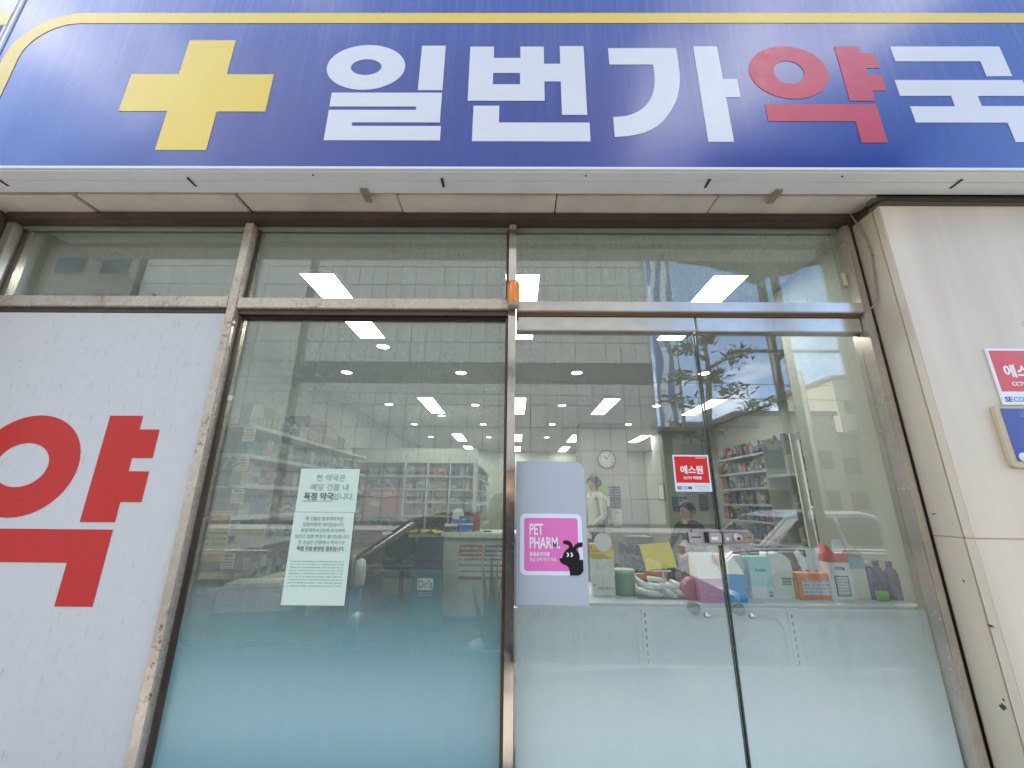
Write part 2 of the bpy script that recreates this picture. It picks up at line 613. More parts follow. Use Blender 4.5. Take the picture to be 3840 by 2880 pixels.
struct('ground', MB().box(-300, 300, -300, 1.5, -0.6, -0.2), ASPHALT)
struct('road', MB().box(-80, 80, -17.0, -0.75, -0.35, -0.15), ASPHALT)
struct('pavement', MB().box(-80, 80, -0.6, 1.5, -0.4, 0.0), PAVE)
struct('kerb', MB().box(-80, 80, -0.75, -0.6, -0.4, 0.01), plain('kerb_stone', '#9a958c', 0.8))
struct('far_pavement', MB().box(-80, 80, -20.4, -17.0, -0.4, 0.0), PAVE)
mk = MB()
struct('median_strip', MB().box(-80, 80, -5.6, -4.6, -0.35, -0.02), plain('median_soil', '#6a6250', 0.9, var=.25))
for i in range(-12, 13):
    mk.box(i * 5.0, i * 5.0 + 2.4, -10.1, -9.95, -0.3, -0.146)
struct('lane_marking', mk, PAINT_ROAD)

# interior shell of the shop
FLOOR_M = plain('grey_brown_vinyl_floor', '#77695c', 0.35, var=0.12, scale=5)
CEIL_M = plain('white_ceiling', '#e6e6e2', 0.8, var=0.03)
IW = plain('white_inner_wall', '#a9aba2', 0.6, var=0.04, scale=4)
fl = struct('shop_floor', MB().box(-2.9, 4.25, 1.74, 13.2, 0.02, 0.12), plain('floor_joint', '#4a4038', 0.8))
FP = [plain('floor_plank_a', '#665a4f', 0.38, var=0.14, scale=7), plain('floor_plank_b', '#5e5248', 0.4, var=0.14, scale=7), plain('floor_plank_c', '#6c6055', 0.36, var=0.14, scale=7)]
pm = {}
for i in range(12):
    for j in range(8):
        x0, y0 = -2.80 + i * 0.58, 2.5 + j * 1.0 + (0.4 if i % 2 else 0.0)
        k = (i * 5 + j * 3) % 3
        if k not in pm:
            m0 = MB().box(0, 0.574, 0, 0.994, 0, 0.004)
            b0 = m0.build('floor_plank', FP[k])
            pm[k] = b0.data
            bpy.data.objects.remove(b0)
        o = bpy.data.objects.new('floor_plank', pm[k])
        COL.objects.link(o)
        o.parent = fl
        o.location = Vector((x0 + 0.287, y0 + 0.497, 0.12)) - Vector(WORG[fl.name])
struct('shop_ceiling', MB().box(-2.9, 4.25, 1.74, 13.2, 2.9, 2.96), CEIL_M)
struct('inner_wall_left', MB().box(-2.9, -2.77, 1.74, 13.2, 0.12, 2.9), IW)
struct('inner_wall_right', MB().box(4.07, 4.2, 2.7, 13.2, 0.12, 2.9), IW)
struct('inner_wall_back', MB().box(-2.77, 4.07, 13.0, 13.15, 0.12, 2.9), IW)
struct('inner_partition', MB().box(2.03, 4.2, 2.6, 2.7, 0.12, 2.9), plain('sage_grey_partition', '#a3a99f', 0.6, var=.05, scale=3))
struct('inner_wall_front', MB().box(1.62, 4.2, 1.74, 1.8, 0.0, 2.9).box(-2.9, -2.46, 1.75, 1.8, 0.0, 2.9).box(1.9, 2.03, 1.8, 2.7, 0.12, 2.9), IW)
DARKWALL = plain('dark_grey_doorway', '#4a4c49', 0.7)

# ------------------------------------------------------------------ the shop's building
bld = thing('shop_building', 'ivory stone clad building holding the pharmacy, above and beside the glass front', 'building', (0, 1.6, 0))
UPW = plain('upper_cladding', '#b9b2a6', 0.6, var=0.08, scale=2)
MB().box(-12, 12, 1.56, 14.0, 2.98, 9.5).build('upper_wall', UPW, bld)
MB().box(-12, 12, 1.58, 1.74, 2.735, 2.98).build('lintel', JOINT, bld)
MB().box(1.625, 12, 1.545, 1.735, 0, 2.735).box(-12, -2.47, 1.545, 1.735, 0, 2.735).build('wall_core', JOINT, bld)
MB().box(-12, -2.9, 1.74, 14, 0, 2.98).build('side_wall', UPW, bld)
MB().box(4.25, 12, 1.74, 14, 0, 2.98).build('side_wall', UPW, bld)
# ivory panels of the right-hand pier: face slabs and the returns that line the opening
MB().box(1.6, 2.98, 1.51, 1.545, 1.287, 2.667).build('stone_panel', WALL, bld, 0.003)
MB().box(1.6, 2.98, 1.51, 1.545, 0.003, 1.2857).build('stone_panel', WALL, bld, 0.003)
MB().box(2.985, 4.4, 1.51, 1.545, 1.287, 2.667).build('stone_panel', WALL, bld, 0.003)
MB().box(2.985, 4.4, 1.51, 1.545, 0.003, 1.2857).build('stone_panel', WALL, bld, 0.003)
MB().box(1.598, 1.624, 1.547, 1.655, 1.287, 2.667).build('jamb_panel', JAMB, bld, 0.002)
MB().box(1.598, 1.624, 1.547, 1.655, 0.003, 1.2857).build('jamb_panel', JAMB, bld, 0.002)
MB().box(1.6, 4.4, 1.528, 1.56, 2.672, 2.733).build('wall_head_strip', plain('head_strip', '#8b8172', 0.6), bld)
MB().box(-2.75, -2.47, 1.51, 1.545, 0.003, 2.72).build('stone_panel', JAMB, bld, 0.003)
MB().box(-4.2, -2.755, 1.51, 1.545, 0.003, 2.72).build('stone_panel', JAMB, bld, 0.003)
# chips and scratches in the paint of the return
CHIP = plain('dark_paint_chip', '#4a4138', 0.8, var=.3, scale=60)
for cy_, cz_, w_, h_, seed in ((1.537, 1.010, .016, .005, 1), (1.569, .768, .013, .012, 2), (1.562, .790, .005, .006, 3), (1.628, 1.365, .013, .003, 4), (1.585, 1.139, .004, .006, 5), (1.600, 2.52, .006, .012, 6), (1.59, 2.47, .004, .008, 7)):
    rr_ = random.Random(seed)
    ring = [(cy_ + w_ * rr_.uniform(.4, 1) * math.cos(2 * PI * q / 9), cz_ + h_ * rr_.uniform(.4, 1) * math.sin(2 * PI * q / 9)) for q in range(9)]
    MB().add([(1.5968, y_, z_) for y_, z_ in ring] + [(1.5979, y_, z_) for y_, z_ in ring], [tuple(range(9)), tuple(range(17, 8, -1))] + [(q, (q + 1) % 9, (q + 1) % 9 + 9, q + 9) for q in range(9)]).build('paint_chip', CHIP, bld)
# soffit slabs above the shop front
jx = [-2.75, -2.018, -1.276, -0.543, 0.182, 0.908, 1.622]
for i in range(6):
    dz = 0.006 * ((i * 7) % 3 - 1) if i < 3 else 0.0
    g = 0.008 if i < 2 else 0.0025
    MB().box(jx[i] + g, jx[i + 1] - g, 1.522, 1.66, 2.722 + dz, 2.75).build('soffit_panel', SOFFIT, bld, 0.004)
MB().box(-2.75, 1.622, 1.526, 1.57, 2.752, 2.78).build('soffit_backing', JOINT, bld)

# ------------------------------------------------------------------ the glazed shop front
sf = thing('glass_storefront', 'steel framed glazed storefront with a wide window and a pair of glass doors', 'shop front', (-0.4, 1.68, 0))
def bar(name, b, mat, bevel=0.003, parent=None):
    return MB().box(*b).build(name, mat, parent or sf, bevel)
bar('head_rail', (-2.452, 1.58, 1.625, 1.735, 2.672, 2.716), STEEL_DARK)
bar('mullion', (-2.452, -2.412, 1.64, 1.735, 0, 2.670), STEEL)
bar('mullion', (-1.2975, -1.257, 1.64, 1.735, 0, 2.670), STEEL_RUST)
bar('mullion', (-0.0335, 0.0005, 1.64, 1.735, 0, 2.670), STEEL_MIRROR)
bar('mullion', (1.545, 1.580, 1.645, 1.735, 0, 2.670), STEEL)
bar('sealant_strip', (1.582, 1.5965, 1.66, 1.735, 0, 2.716), RUBBER, 0)
bar('transom', (-2.411, -1.2985, 1.642, 1.735, 2.226, 2.279), STEEL_RUST)
bar('transom', (-1.256, -0.0345, 1.642, 1.735, 2.221, 2.273), STEEL_RUST)
bar('transom', (0.0015, 1.544, 1.642, 1.735, 2.213, 2.262), STEEL_DOOR)
bar('transom_lip', (-2.411, -1.2985, 1.66, 1.735, 2.205, 2.2245), STEEL_DARK, 0)
bar('transom_lip', (-1.256, -0.0345, 1.66, 1.735, 2.198, 2.2195), STEEL_DARK, 0)
bar('transom_lip', (0.0015, 1.544, 1.668, 1.735, 2.203, 2.2115), plain('ochre_seal', '#8a6a44', 0.6), 0)
for x0, x1 in ((-2.411, -1.2985), (-1.256, -0.0345), (0.0015, 1.544)):
    bar('glazing_bead', (x0, x1, 1.672, 1.694, 2.656, 2.671), BEAD, 0.002)
for xa in (-2.411, -1.256):
    bar('glazing_bead', (xa, xa + 0.012, 1.678, 1.694, 2.28, 2.6555), STEEL_DARK, 0.002)  # dark colour stands in for the dark reflections in the reveals
for xa in (-1.3105, -0.0465):
    bar('glazing_bead', (xa, xa + 0.012, 1.678, 1.694, 2.28, 2.6555), STEEL_DARK, 0.002)
bar('glazing_bead', (-1.256, -1.2435, 1.672, 1.694, 0.05, 2.197), STEEL_DARK, 0.002)
bar('glazing_bead', (-0.046, -0.0345, 1.672, 1.694, 0.05, 2.197), STEEL_DARK, 0.002)
bar('glazing_bead', (-1.2425, -0.047, 1.678, 1.694, 2.186, 2.197), RUBBER, 0.002)
bar('sill', (-2.411, -0.0345, 1.63, 1.735, 0, 0.049), STEEL)
# panes
GY0, GY1 = 1.696, 1.704
for x0, x1, z0, z1 in ((-2.411, -1.2985, 2.28, 2.671), (-1.256, -0.0345, 2.274, 2.671), (0.0015, 1.544, 2.263, 2.671)):
    MB().box(x0, x1, GY0, GY1, z0, z1).build('window_pane', GLASS, sf)
wp = MB().box(-1.256, -0.0345, GY0, GY1, 0.05, 2.197).build('window_pane', GLASS, sf)
MB().box(-1.2425, -0.047, 1.6945, 1.6952, 0.05, 1.14).build('frosted_film', FILM_BLUE, wp)
# the two door leaves
for x0, x1, side in ((0.003, 0.8035, 1), (0.8095, 1.543, -1)):
    d = MB().box(x0, x1, GY0, GY1, 0.05, 2.131).build('glass_door', GLASS_DOOR, sf)
    MB().box(x0, x1, 1.672, 1.728, 2.132, 2.199).build('door_rail', STEEL_DOOR, d, 0.003)
    MB().box(x0, x1, 1.672, 1.728, 0.01, 0.049).build('door_rail', STEEL_DOOR, d, 0.003)
    xe = x1 if side > 0 else x0
    MB().box(min(xe, xe - side * 0.005), max(xe, xe - side * 0.005), 1.6945, 1.7055, 0.05, 2.131).build('glass_edge', plain('dark_green_glass_edge', '#3f4a42', 0.25), d)
    MB().box(x0 + 0.006, x1 - 0.006, 1.6945, 1.6952, 0.05, 1.02).build('frosted_film', FILM_DOOR, d)
    kx = 0.720 if side > 0 else 0.887
    MB().tube([(kx, 1.676, 0.996), (kx, 1.69, 0.996), (kx, 1.696, 0.996)], [0.007, 0.0085, 0.011], 14).build('door_stud', STEEL_DOOR, d)
    MB().tube([(kx - 0.035, 1.708, 1.012), (kx - 0.035, 1.735, 1.012)], [0.022, 0.022], 14).build('inner_knob', plain('grey_knob', '#84908e', 0.5), d)
    # half of the surface lock that spans the meeting edges
    if side > 0:
        pl = [(0.683, 1.246), (0.694, 1.246), (0.694, 1.2405), (0.803, 1.2405), (0.803, 1.2975), (0.699, 1.2975), (0.699, 1.2865), (0.683, 1.2865)]
        LOCKM = plain('dull_lock_steel', '#b8b2ae', 0.38, 0.45, var=0.2, scale=30)
        lk = plate('lock_plate', [pl, [(0.692, 1.2655), (0.692, 1.2715), (0.732, 1.2715), (0.732, 1.2655)]], 1.6885, 0.004, LOCKM, d)
        MB().box(0.702, 0.803, 1.681, 1.6885, 1.290, 1.2955).box(0.702, 0.803, 1.681, 1.6885, 1.242, 1.2475).build('lock_rail', LOCKM, d, 0.0012)
        MB().box(0.755, 0.8025, 1.672, 1.688, 1.250, 1.287).build('lock_case', LOCKM, d, 0.003)
        MB().box(0.742, 0.7535, 1.680, 1.688, 1.250, 1.287).build('lock_gap', RUBBER, d)
        MB().box(0.762, 0.786, 1.6712, 1.6718, 1.261, 1.272).build('lock_label', plain('white_label', '#e9e9e6', 0.4), d)
    else:
        pl = [(0.810, 1.2405), (0.916, 1.2405), (0.916, 1.250), (0.934, 1.252), (0.934, 1.281), (0.916, 1.2975), (0.810, 1.2975)]
        plate('lock_plate', [pl, [(0.888, 1.2655), (0.888, 1.2715), (0.925, 1.2715), (0.925, 1.2655)]], 1.6885, 0.004, plain('rusty_lock_steel', '#a8937f', 0.4, 0.4, var=0.35, scale=50), d)
        MB().box(0.811, 0.914, 1.681, 1.6885, 1.290, 1.2955).box(0.811, 0.914, 1.681, 1.6885, 1.242, 1.2475).build('lock_rail', LOCKM, d, 0.0012)
        MB().box(0.8105, 0.868, 1.672, 1.688, 1.250, 1.287).build('lock_case', LOCKM, d, 0.003)
        MB().tube([(0.858, 1.672, 1.268), (0.858, 1.655, 1.268)], [0.0165, 0.0155], 20).build('lock_barrel', LOCKM, d)
        MB().tube([(0.858, 1.6548, 1.268), (0.858, 1.6535, 1.268)], [0.006, 0.006], 12).build('keyhole', RUBBER, d)
        MB().tube([(0.825, 1.6718, 1.264), (0.825, 1.670, 1.264)], [0.006, 0.006], 14).build('lock_label', plain('white_label', '#e9e9e6', 0.4), d)
# inner wooden lip at the centre mullion, seen as a pale punched strip behind the window edge
pr_ = MB().box(-0.052, -0.036, 1.74, 1.755, 0.4, 1.06).build('perforated_strip', plain('cream_strip', '#cfcbb6', 0.5), sf)

# ------------------------------------------------------------------ white panel in the left bay, with the red syllable
bn = thing('white_panel_sign', 'weathered white panel with part of a big red Korean syllable, filling the left bay', 'panel', (-1.85, 1.66, 0.05))
plate('panel_sheet', [[(-2.411, 0.05), (-1.3, 0.05), (-1.3, 2.198), (-2.411, 2.198)]], 1.655, 0.02, BANNER, bn)
ltr = plate('letter', [ellipse(-1.985, 1.522, 0.218, 0.204), ellipse(-1.998, 1.522, 0.108, 0.088, rev=True),
      [(-1.695, 1.727), (-1.557, 1.727), (-1.557, 1.670), (-1.473, 1.670), (-1.473, 1.553), (-1.557, 1.553), (-1.557, 1.500), (-1.473, 1.500), (-1.473, 1.381), (-1.557, 1.381), (-1.557, 1.305), (-1.695, 1.305)],
      [(-2.165, 1.278), (-1.557, 1.278), (-1.557, 1.009), (-1.699, 1.009), (-1.699, 1.158), (-2.165, 1.158)]], 1.6535, 0.001, BANNER_RED, bn)

# ------------------------------------------------------------------ main sign over the shop
SY = 1.37
sg = thing('shop_sign', 'long blue sign over the shop with yellow cross and white and red Korean lettering', 'sign', (0.4, 1.43, 2.72))
MB().box(-2.426, 3.3, SY + 0.003, 1.495, 2.722, 3.96).build('sign_body', ALU, sg)
MB().box(-2.412, 3.29, SY, SY + 0.0028, 2.735, 3.95).build('sign_face', SIGN_BLUE, sg)
MB().box(-2.426, 3.3, SY - 0.006, SY + 0.0025, 2.7195, 2.7335).build('sign_trim', ALU_WHITE, sg, 0.0015)
MB().box(-2.428, -2.4135, SY - 0.006, SY + 0.0025, 2.734, 3.955).build('sign_trim', ALU_WHITE, sg, 0.0015)
# folded metal underside: two strips with a seam between
MB().box(-2.426, 3.3, SY + 0.0035, 1.4245, 2.714, 2.7215).build('underside_panel', ALU, sg, 0.0008)
MB().box(-2.426, 3.3, 1.4265, 1.494, 2.712, 2.7215).build('underside_panel', ALU, sg, 0.0008)
DSLOT = plain('dark_slot', '#3d3a34', 0.6)
for x in (-2.236, -1.405, -0.318, 0.816, 1.870):
    MB().rbox((x, 1.430, 2.7085), (0.011, 0.052, 0.0035), 0.0).build('drain_slot', DSLOT, sg, 0.0015)
for x in (-0.86, 0.29, 1.36):
    MB().tube([(x, 1.392, 2.7138), (x, 1.392, 2.7115)], 0.004, 8).build('screw', DSLOT, sg)
BRK = plain('rusty_bracket', '#a89c88', 0.5, 0.4, var=0.3, scale=40)
for x, dx in ((-0.672, 0.006), (1.142, 0.0)):
    MB().box(x - 0.016, x + 0.016, 1.462, 1.540, 2.700, 2.703).box(x - 0.016, x + 0.016, 1.462, 1.466, 2.7031, 2.7115).build('bracket', BRK, sg, 0.0008)
# yellow band with its rounded corner
def arc(cx, cz, r, a0, a1, n=14):
    return [(cx + r * math.cos(a0 + (a1 - a0) * k / n), cz + r * math.sin(a0 + (a1 - a0) * k / n)) for k in range(n + 1)]
band = [(-2.385, 2.76)] + arc(-2.085, 3.345, 0.300, PI, PI / 2) + [(3.2, 3.638), (3.2, 3.574)] + arc(-2.085, 3.347, 0.229, PI / 2, PI) + [(-2.314, 2.76)]
TH = 0.0012
def flow(pts, n=5):
    r_ = []
    for i in range(len(pts) - 1):
        p0, p1, p2, p3 = pts[max(i - 1, 0)], pts[i], pts[i + 1], pts[min(i + 2, len(pts) - 1)]
        for k in range(n):
            u = k / n
            r_.append(tuple(0.5 * (2 * p1[j] + (p2[j] - p0[j]) * u + (2 * p0[j] - 5 * p1[j] + 4 * p2[j] - p3[j]) * u * u + (3 * p1[j] - p0[j] - 3 * p2[j] + p3[j]) * u ** 3) for j in (0, 1)))
    return r_ + [pts[-1]]
plate('border_band', [band], SY - TH - 0.0004, TH, VINYL_YELLOW, sg)
def L(polys, mat, name='letter'):
    return plate(name, polys, SY - TH - 0.0004, TH, mat, sg)
L([[(-1.540, 3.463), (-1.321, 3.463), (-1.321, 3.250), (-1.106, 3.250), (-1.106, 3.032), (-1.321, 3.032), (-1.321, 2.820), (-1.540, 2.820), (-1.540, 3.034), (-1.757, 3.034), (-1.757, 3.251), (-1.540, 3.251)]], VINYL_YELLOW, 'cross')
L([ellipse(-0.691, 3.295, 0.179, 0.137), ellipse(-0.690, 3.294, 0.070, 0.048, rev=True),
   [(-0.444, 3.428), (-0.334, 3.428), (-0.334, 3.156), (-0.444, 3.156)],
   [(-0.827, 3.141), (-0.335, 3.141), (-0.335, 2.972), (-0.716, 2.972), (-0.716, 2.952), (-0.329, 2.952), (-0.329, 2.874), (-0.827, 2.874), (-0.827, 3.042), (-0.444, 3.042), (-0.444, 3.061), (-0.827, 3.061)]], VINYL_WHITE)
L([[(-0.219, 3.422), (-0.109, 3.422), (-0.109, 3.351), (0.013, 3.351), (0.013, 3.422), (0.121, 3.422), (0.121, 3.315), (0.195, 3.315), (0.195, 3.425), (0.305, 3.425), (0.305, 3.015), (0.195, 3.015), (0.195, 3.208), (0.121, 3.208), (0.121, 3.095), (-0.219, 3.095)],
   [(-0.110, 3.191), (0.012, 3.191), (0.012, 3.259), (-0.110, 3.259)],
   [(-0.192, 3.066), (-0.079, 3.066), (-0.079, 2.972), (0.313, 2.972), (0.313, 2.870), (-0.192, 2.870)]], VINYL_WHITE)
L([[(0.418, 3.412), (0.418, 3.310)] + flow([(0.617, 3.310), (0.616, 3.228), (0.607, 3.163), (0.584, 3.100), (0.542, 3.046), (0.485, 3.013), (0.417, 3.003)]) + flow([(0.417, 2.894), (0.491, 2.902), (0.566, 2.929), (0.629, 2.980), (0.683, 3.064), (0.712, 3.138), (0.728, 3.224), (0.732, 3.321), (0.731, 3.412)]),
   [(0.811, 3.423), (0.920, 3.423), (0.920, 3.223), (0.984, 3.223), (0.984, 3.116), (0.920, 3.116), (0.920, 2.869), (0.811, 2.869)]], VINYL_WHITE)
L([ellipse(1.221, 3.265, 0.177, 0.158), ellipse(1.221, 3.264, 0.068, 0.069, rev=True),
   [(1.458, 3.422), (1.568, 3.422), (1.568, 3.380), (1.633, 3.380), (1.633, 3.289), (1.572, 3.289), (1.572, 3.248), (1.633, 3.248), (1.633, 3.155), (1.569, 3.155), (1.569, 3.096), (1.458, 3.096)],
   [(1.084, 3.076), (1.567, 3.076), (1.567, 2.866), (1.456, 2.866), (1.456, 2.981), (1.084, 2.981)]], VINYL_RED)
L([[(1.714, 3.422), (2.210, 3.422), (2.210, 3.240), (2.096, 3.240), (2.096, 3.330), (1.714, 3.330)],
   [(1.683, 3.217), (2.246, 3.217), (2.246, 3.125), (2.021, 3.125), (2.021, 3.067), (2.216, 3.067), (2.216, 2.870), (2.102, 2.870), (2.102, 2.975), (1.712, 2.975), (1.712, 3.065), (1.906, 3.065), (1.906, 3.125), (1.683, 3.125)]], VINYL_WHITE)

ns = thing('neighbour_sign', 'pale lilac sign with a yellow band, just left of the long blue sign', 'sign', (-3.6, 1.43, 2.72))
MB().box(-4.8, -2.445, SY + 0.003, 1.495, 2.722, 3.96).build('sign_body', ALU, ns)
MB().box(-4.79, -2.447, SY, SY + 0.0028, 2.73, 3.95).build('sign_face', plain('pale_lilac_face', '#c9c6dd', 0.3), ns)
MB().box(-4.79, -2.447, SY - 0.0014, SY - 0.0002, 3.565, 3.65).build('border_band', VINYL_YELLOW, ns)
plate('letter', [[(-2.60, 3.56), (-2.462, 3.56), (-2.462, 3.50), (-2.60, 3.50)]], SY - 0.0016, TH, plain('dark_vinyl', '#39343c', 0.4), ns)

# ------------------------------------------------------------------ small things on the front
wl = thing('warning_lamp', 'small orange cylinder warning lamp fixed high on the centre mullion', 'lamp', (-0.011, 1.607, 2.213))
t = NT('orange_lens')
b = t.bsdf(0.18, 0, 0.6)
b.inputs['Base Color'].default_value = lin('#f5890f')
b.inputs['Coat Weight'].default_value = 0.5
b.inputs['Subsurface Weight'].default_value = 0.3
b.inputs['Subsurface Radius'].default_value = (0.02, 0.008, 0.002)
f = t.n('ShaderNodeTexWave'); f.inputs['Scale'].default_value = 28
t.l(t.coord(), f.inputs['Vector'])
t.bump(b, f.outputs['Fac'], 0.12, 0.002)
MB().lathe((-0.011, 1.607, 2.228), [(0.0, 0.0), (0.0255, 0.0), (0.0265, 0.006), (0.0265, 0.096), (0.024, 0.104), (0.0, 0.107)], 28).build('lens', t.m, wl)
MB().lathe((-0.011, 1.607, 2.213), [(0.0, 0.0), (0.023, 0.0), (0.026, 0.004), (0.026, 0.0145), (0.0, 0.0145)], 28).build('lamp_base', plain('dull_cream_plastic', '#a99f86', 0.5, var=0.2), wl)

CAB_W = plain('grey_cable', '#8f8b84', 0.5)
CAB_B = plain('black_cable', '#1d1a18', 0.5)
def smooth(pts, n=8):
    P = [Vector(p) for p in pts]
    r = []
    for i in range(len(P) - 1):
        p0, p1, p2, p3 = P[max(i - 1, 0)], P[i], P[i + 1], P[min(i + 2, len(P) - 1)]
        for k in range(n):
            t_ = k / n
            r.append(0.5 * ((2 * p1) + (-p0 + p2) * t_ + (2 * p0 - 5 * p1 + 4 * p2 - p3) * t_ * t_ + (-p0 + 3 * p1 - 3 * p2 + p3) * t_ ** 3))
    return r + [P[-1]]
o = MB().tube(smooth([(1.575, 1.615, 2.69), (1.585, 1.60, 2.60), (1.592, 1.59, 2.50), (1.59, 1.60, 2.38), (1.582, 1.612, 2.27), (1.566, 1.632, 2.225)]), 0.0035, 8).build('cable', CAB_W)
tag(o, 'thin grey cable hanging loosely down the right jamb beside the door', 'cable')
o = MB().tube(smooth([(1.572, 1.61, 2.70), (1.59, 1.56, 2.688), (1.612, 1.497, 2.683), (1.75, 1.497, 2.684), (2.3, 1.498, 2.681), (3.2, 1.497, 2.684)]), 0.0055, 8).build('cable', CAB_B)
tag(o, 'black cable running along the top of the ivory wall under the sign', 'cable')
o = MB().box(1.572, 1.590, 1.686, 1.695, 2.375, 2.44).build('door_sensor', plain('cream_plastic', '#ddd8b4', 0.4), None, 0.002)
for v in o.data.vertices: v.co.x -= 0.045
tag(o, 'small cream alarm sensor on the fanlight above the right-hand door', 'sensor')
o = MB().box(-1.2435, -1.226, 1.6885, 1.695, 1.805, 1.829).build('tag_sticker', plain('white_tag', '#e6e6da', 0.4), None, 0.001)
tag(o, 'tiny white tag at the left edge of the big window', 'tag')

# square alarm sticker on the left door leaf; a second, metal one on the wall
def alarm_sign(nm, label, x0, x1, z0, z1, y, th, matred):
    w, h = x1 - x0, z1 - z0
    r = thing(nm, label, 'sign', ((x0 + x1) / 2, y, z0), None)
    MB().box(x0, x1, y - th, y, z0, z1).build('sign_plate', plain('white_sign_sheet', '#ecebee', 0.35, var=0.03), r, min(0.002, th / 3))
    yy = y - th
    MB().box(x0 + w * .045, x1 - w * .045, yy - 0.0006, yy - 0.0001, z0 + h * .235, z1 - h * .045).build('red_field', matred, r)
    WT = plain('white_print', '#f2f0f0', 0.4, var=0.02)
    text('에스원', (x0 + x1) / 2, z0 + h * .50, yy - 0.0014, h * .17, WT, r, 'CENTER', 0.045)
    text('CCTV 작동중', (x0 + x1) / 2, z0 + h * .335, yy - 0.0014, h * .065, WT, r, 'CENTER', 0.05)
    MB().box(x1 - w * .36, x1 - w * .08, yy - 0.0012, yy - 0.0007, z1 - h * .10, z1 - h * .075).build('small_print', text_lines('#d81f1c', '#ffffff', w * .1, 'tiny_white_print', 0.9, 0.45), r)
    text('SE', x0 + w * .05, z0 + h * .06, yy - 0.0010, h * .085, plain('navy_print', '#1f4487', 0.4), r, 'LEFT', 0.03, 1.05)
    text('CO', x0 + w * .185, z0 + h * .06, yy - 0.0010, h * .085, plain('cyan_print', '#35a6cf', 0.4), r, 'LEFT', 0.03, 1.0)
    text('M', x0 + w * .36, z0 + h * .06, yy - 0.0010, h * .085, plain('navy_print', '#1f4487', 0.4), r, 'LEFT', 0.03, 1.0)
    MB().box(x0 + w * .52, x1 - w * .06, yy - 0.0008, yy - 0.0002, z0 + h * .05, z0 + h * .19).build('small_print', text_lines('#ecebee', '#6c7078', h * .045, 'tiny_grey_print', 0.4), r)
    return r
alarm_sign('alarm_sticker', 'square red and white alarm sticker on the left door glass near the meeting edge', 0.651, 0.799, 1.441, 1.588, 1.6955, 0.0008, plain('bright_red_print', '#e0211b', 0.4, var=0.03))
alarm_sign('alarm_plate', 'red and white alarm plate on the ivory wall above the blue plaque', 1.848, 2.08, 1.763, 1.993, 1.5095, 0.006, plain('faded_red_print', '#d8474b', 0.4, var=0.05))
pq = thing('blue_plaque', 'blue plaque in a rounded beige frame on the ivory wall', 'plaque', (1.94, 1.5, 1.536))
fr = plate('plaque_frame', [rrect(1.797, 2.10, 1.530, 1.758, 0.018)], 1.496, 0.013, plain('beige_frame', '#c3b391', 0.45, var=0.08), pq)
plate('plaque_field', [rrect(1.820, 2.078, 1.553, 1.748, 0.004)], 1.4945, 0.001, plain('royal_blue_field', '#22419b', 0.35, var=0.05), pq)
text('보', 1.878, 1.715, 1.4937, 0.022, plain('faint_blue_print', '#6d86c8', 0.4), pq)
MB().tube([(1.845, 1.4945, 1.566), (1.845, 1.4925, 1.566)], 0.0175, 24).build('round_seal', plain('white_label', '#e9e9e6', 0.4), pq)

# pink sticker with the black dog
ps = thing('pink_sticker', 'white edged pink pet pharmacy sticker with a black dog, on the left door', 'sticker', (0.144, 1.6955, 1.125))
YS = 1.6945
plate('sticker_sheet', [rrect(0.022, 0.267, 1.1255, 1.351, 0.022)], YS, 0.0008, plain('white_sticker', '#eef0f8', 0.35, var=0.02), ps)
plate('pink_field', [rrect(0.039, 0.250, 1.1405, 1.3345, 0.011)], YS - 0.0006, 0.0005, plain('pink_print', '#f07cc0', 0.4, var=0.03), ps)
WP = plain('white_print', '#f2f0f0', 0.4, var=0.02)
text('PET', 0.058, 1.272, YS - 0.0014, 0.042, WP, ps, 'LEFT', 0.03, 0.60, space=0.98)
text('PHARM.', 0.058, 1.2225, YS - 0.0014, 0.042, WP, ps, 'LEFT', 0.03, 0.60, space=0.98)
text('동물용의약품', 0.059, 1.195, YS - 0.0014, 0.0118, WP, ps, 'LEFT', 0.035, 0.88)
text('취급 판매 허가 약국', 0.059, 1.176, YS - 0.0014, 0.0108, WP, ps, 'LEFT', 0.02, 0.84)
dog = [(0.190, 1.248), (0.197, 1.252), (0.210, 1.252), (0.223, 1.244), (0.228, 1.232), (0.230, 1.225), (0.237, 1.236), (0.249, 1.244), (0.2665, 1.245), (0.2665, 1.229), (0.253, 1.227), (0.244, 1.222), (0.242, 1.218), (0.251, 1.206), (0.254, 1.193), (0.253, 1.182), (0.2665, 1.182), (0.2665, 1.142), (0.258, 1.131), (0.247, 1.126), (0.214, 1.126), (0.214, 1.141), (0.210, 1.153), (0.203, 1.161), (0.188, 1.166), (0.178, 1.174), (0.175, 1.186), (0.180, 1.191), (0.189, 1.195), (0.193, 1.207), (0.202, 1.217), (0.211, 1.222), (0.214, 1.232), (0.207, 1.236), (0.196, 1.238), (0.191, 1.242)]
plate('dog_emblem', [dog], YS - 0.0018, 0.0006, plain('black_print', '#0d0c10', 0.4, var=0.02), ps)
def crescent(cx, cz, r):
    return arc(cx, cz, r, -PI / 2, PI / 2, 10) + arc(cx - 0.001, cz, r * 0.45, PI / 2, -PI / 2, 8)
for ex in (0.2045, 0.2195):
    plate('emblem_eye', [crescent(ex, 1.200, 0.0085)], YS - 0.0026, 0.0005, WP, ps)
plate('emblem_nose', [ellipse(0.182, 1.191, 0.004, 0.0038, 16)], YS - 0.0026, 0.0005, plain('pale_pink_print', '#f5b4d8', 0.4), ps)

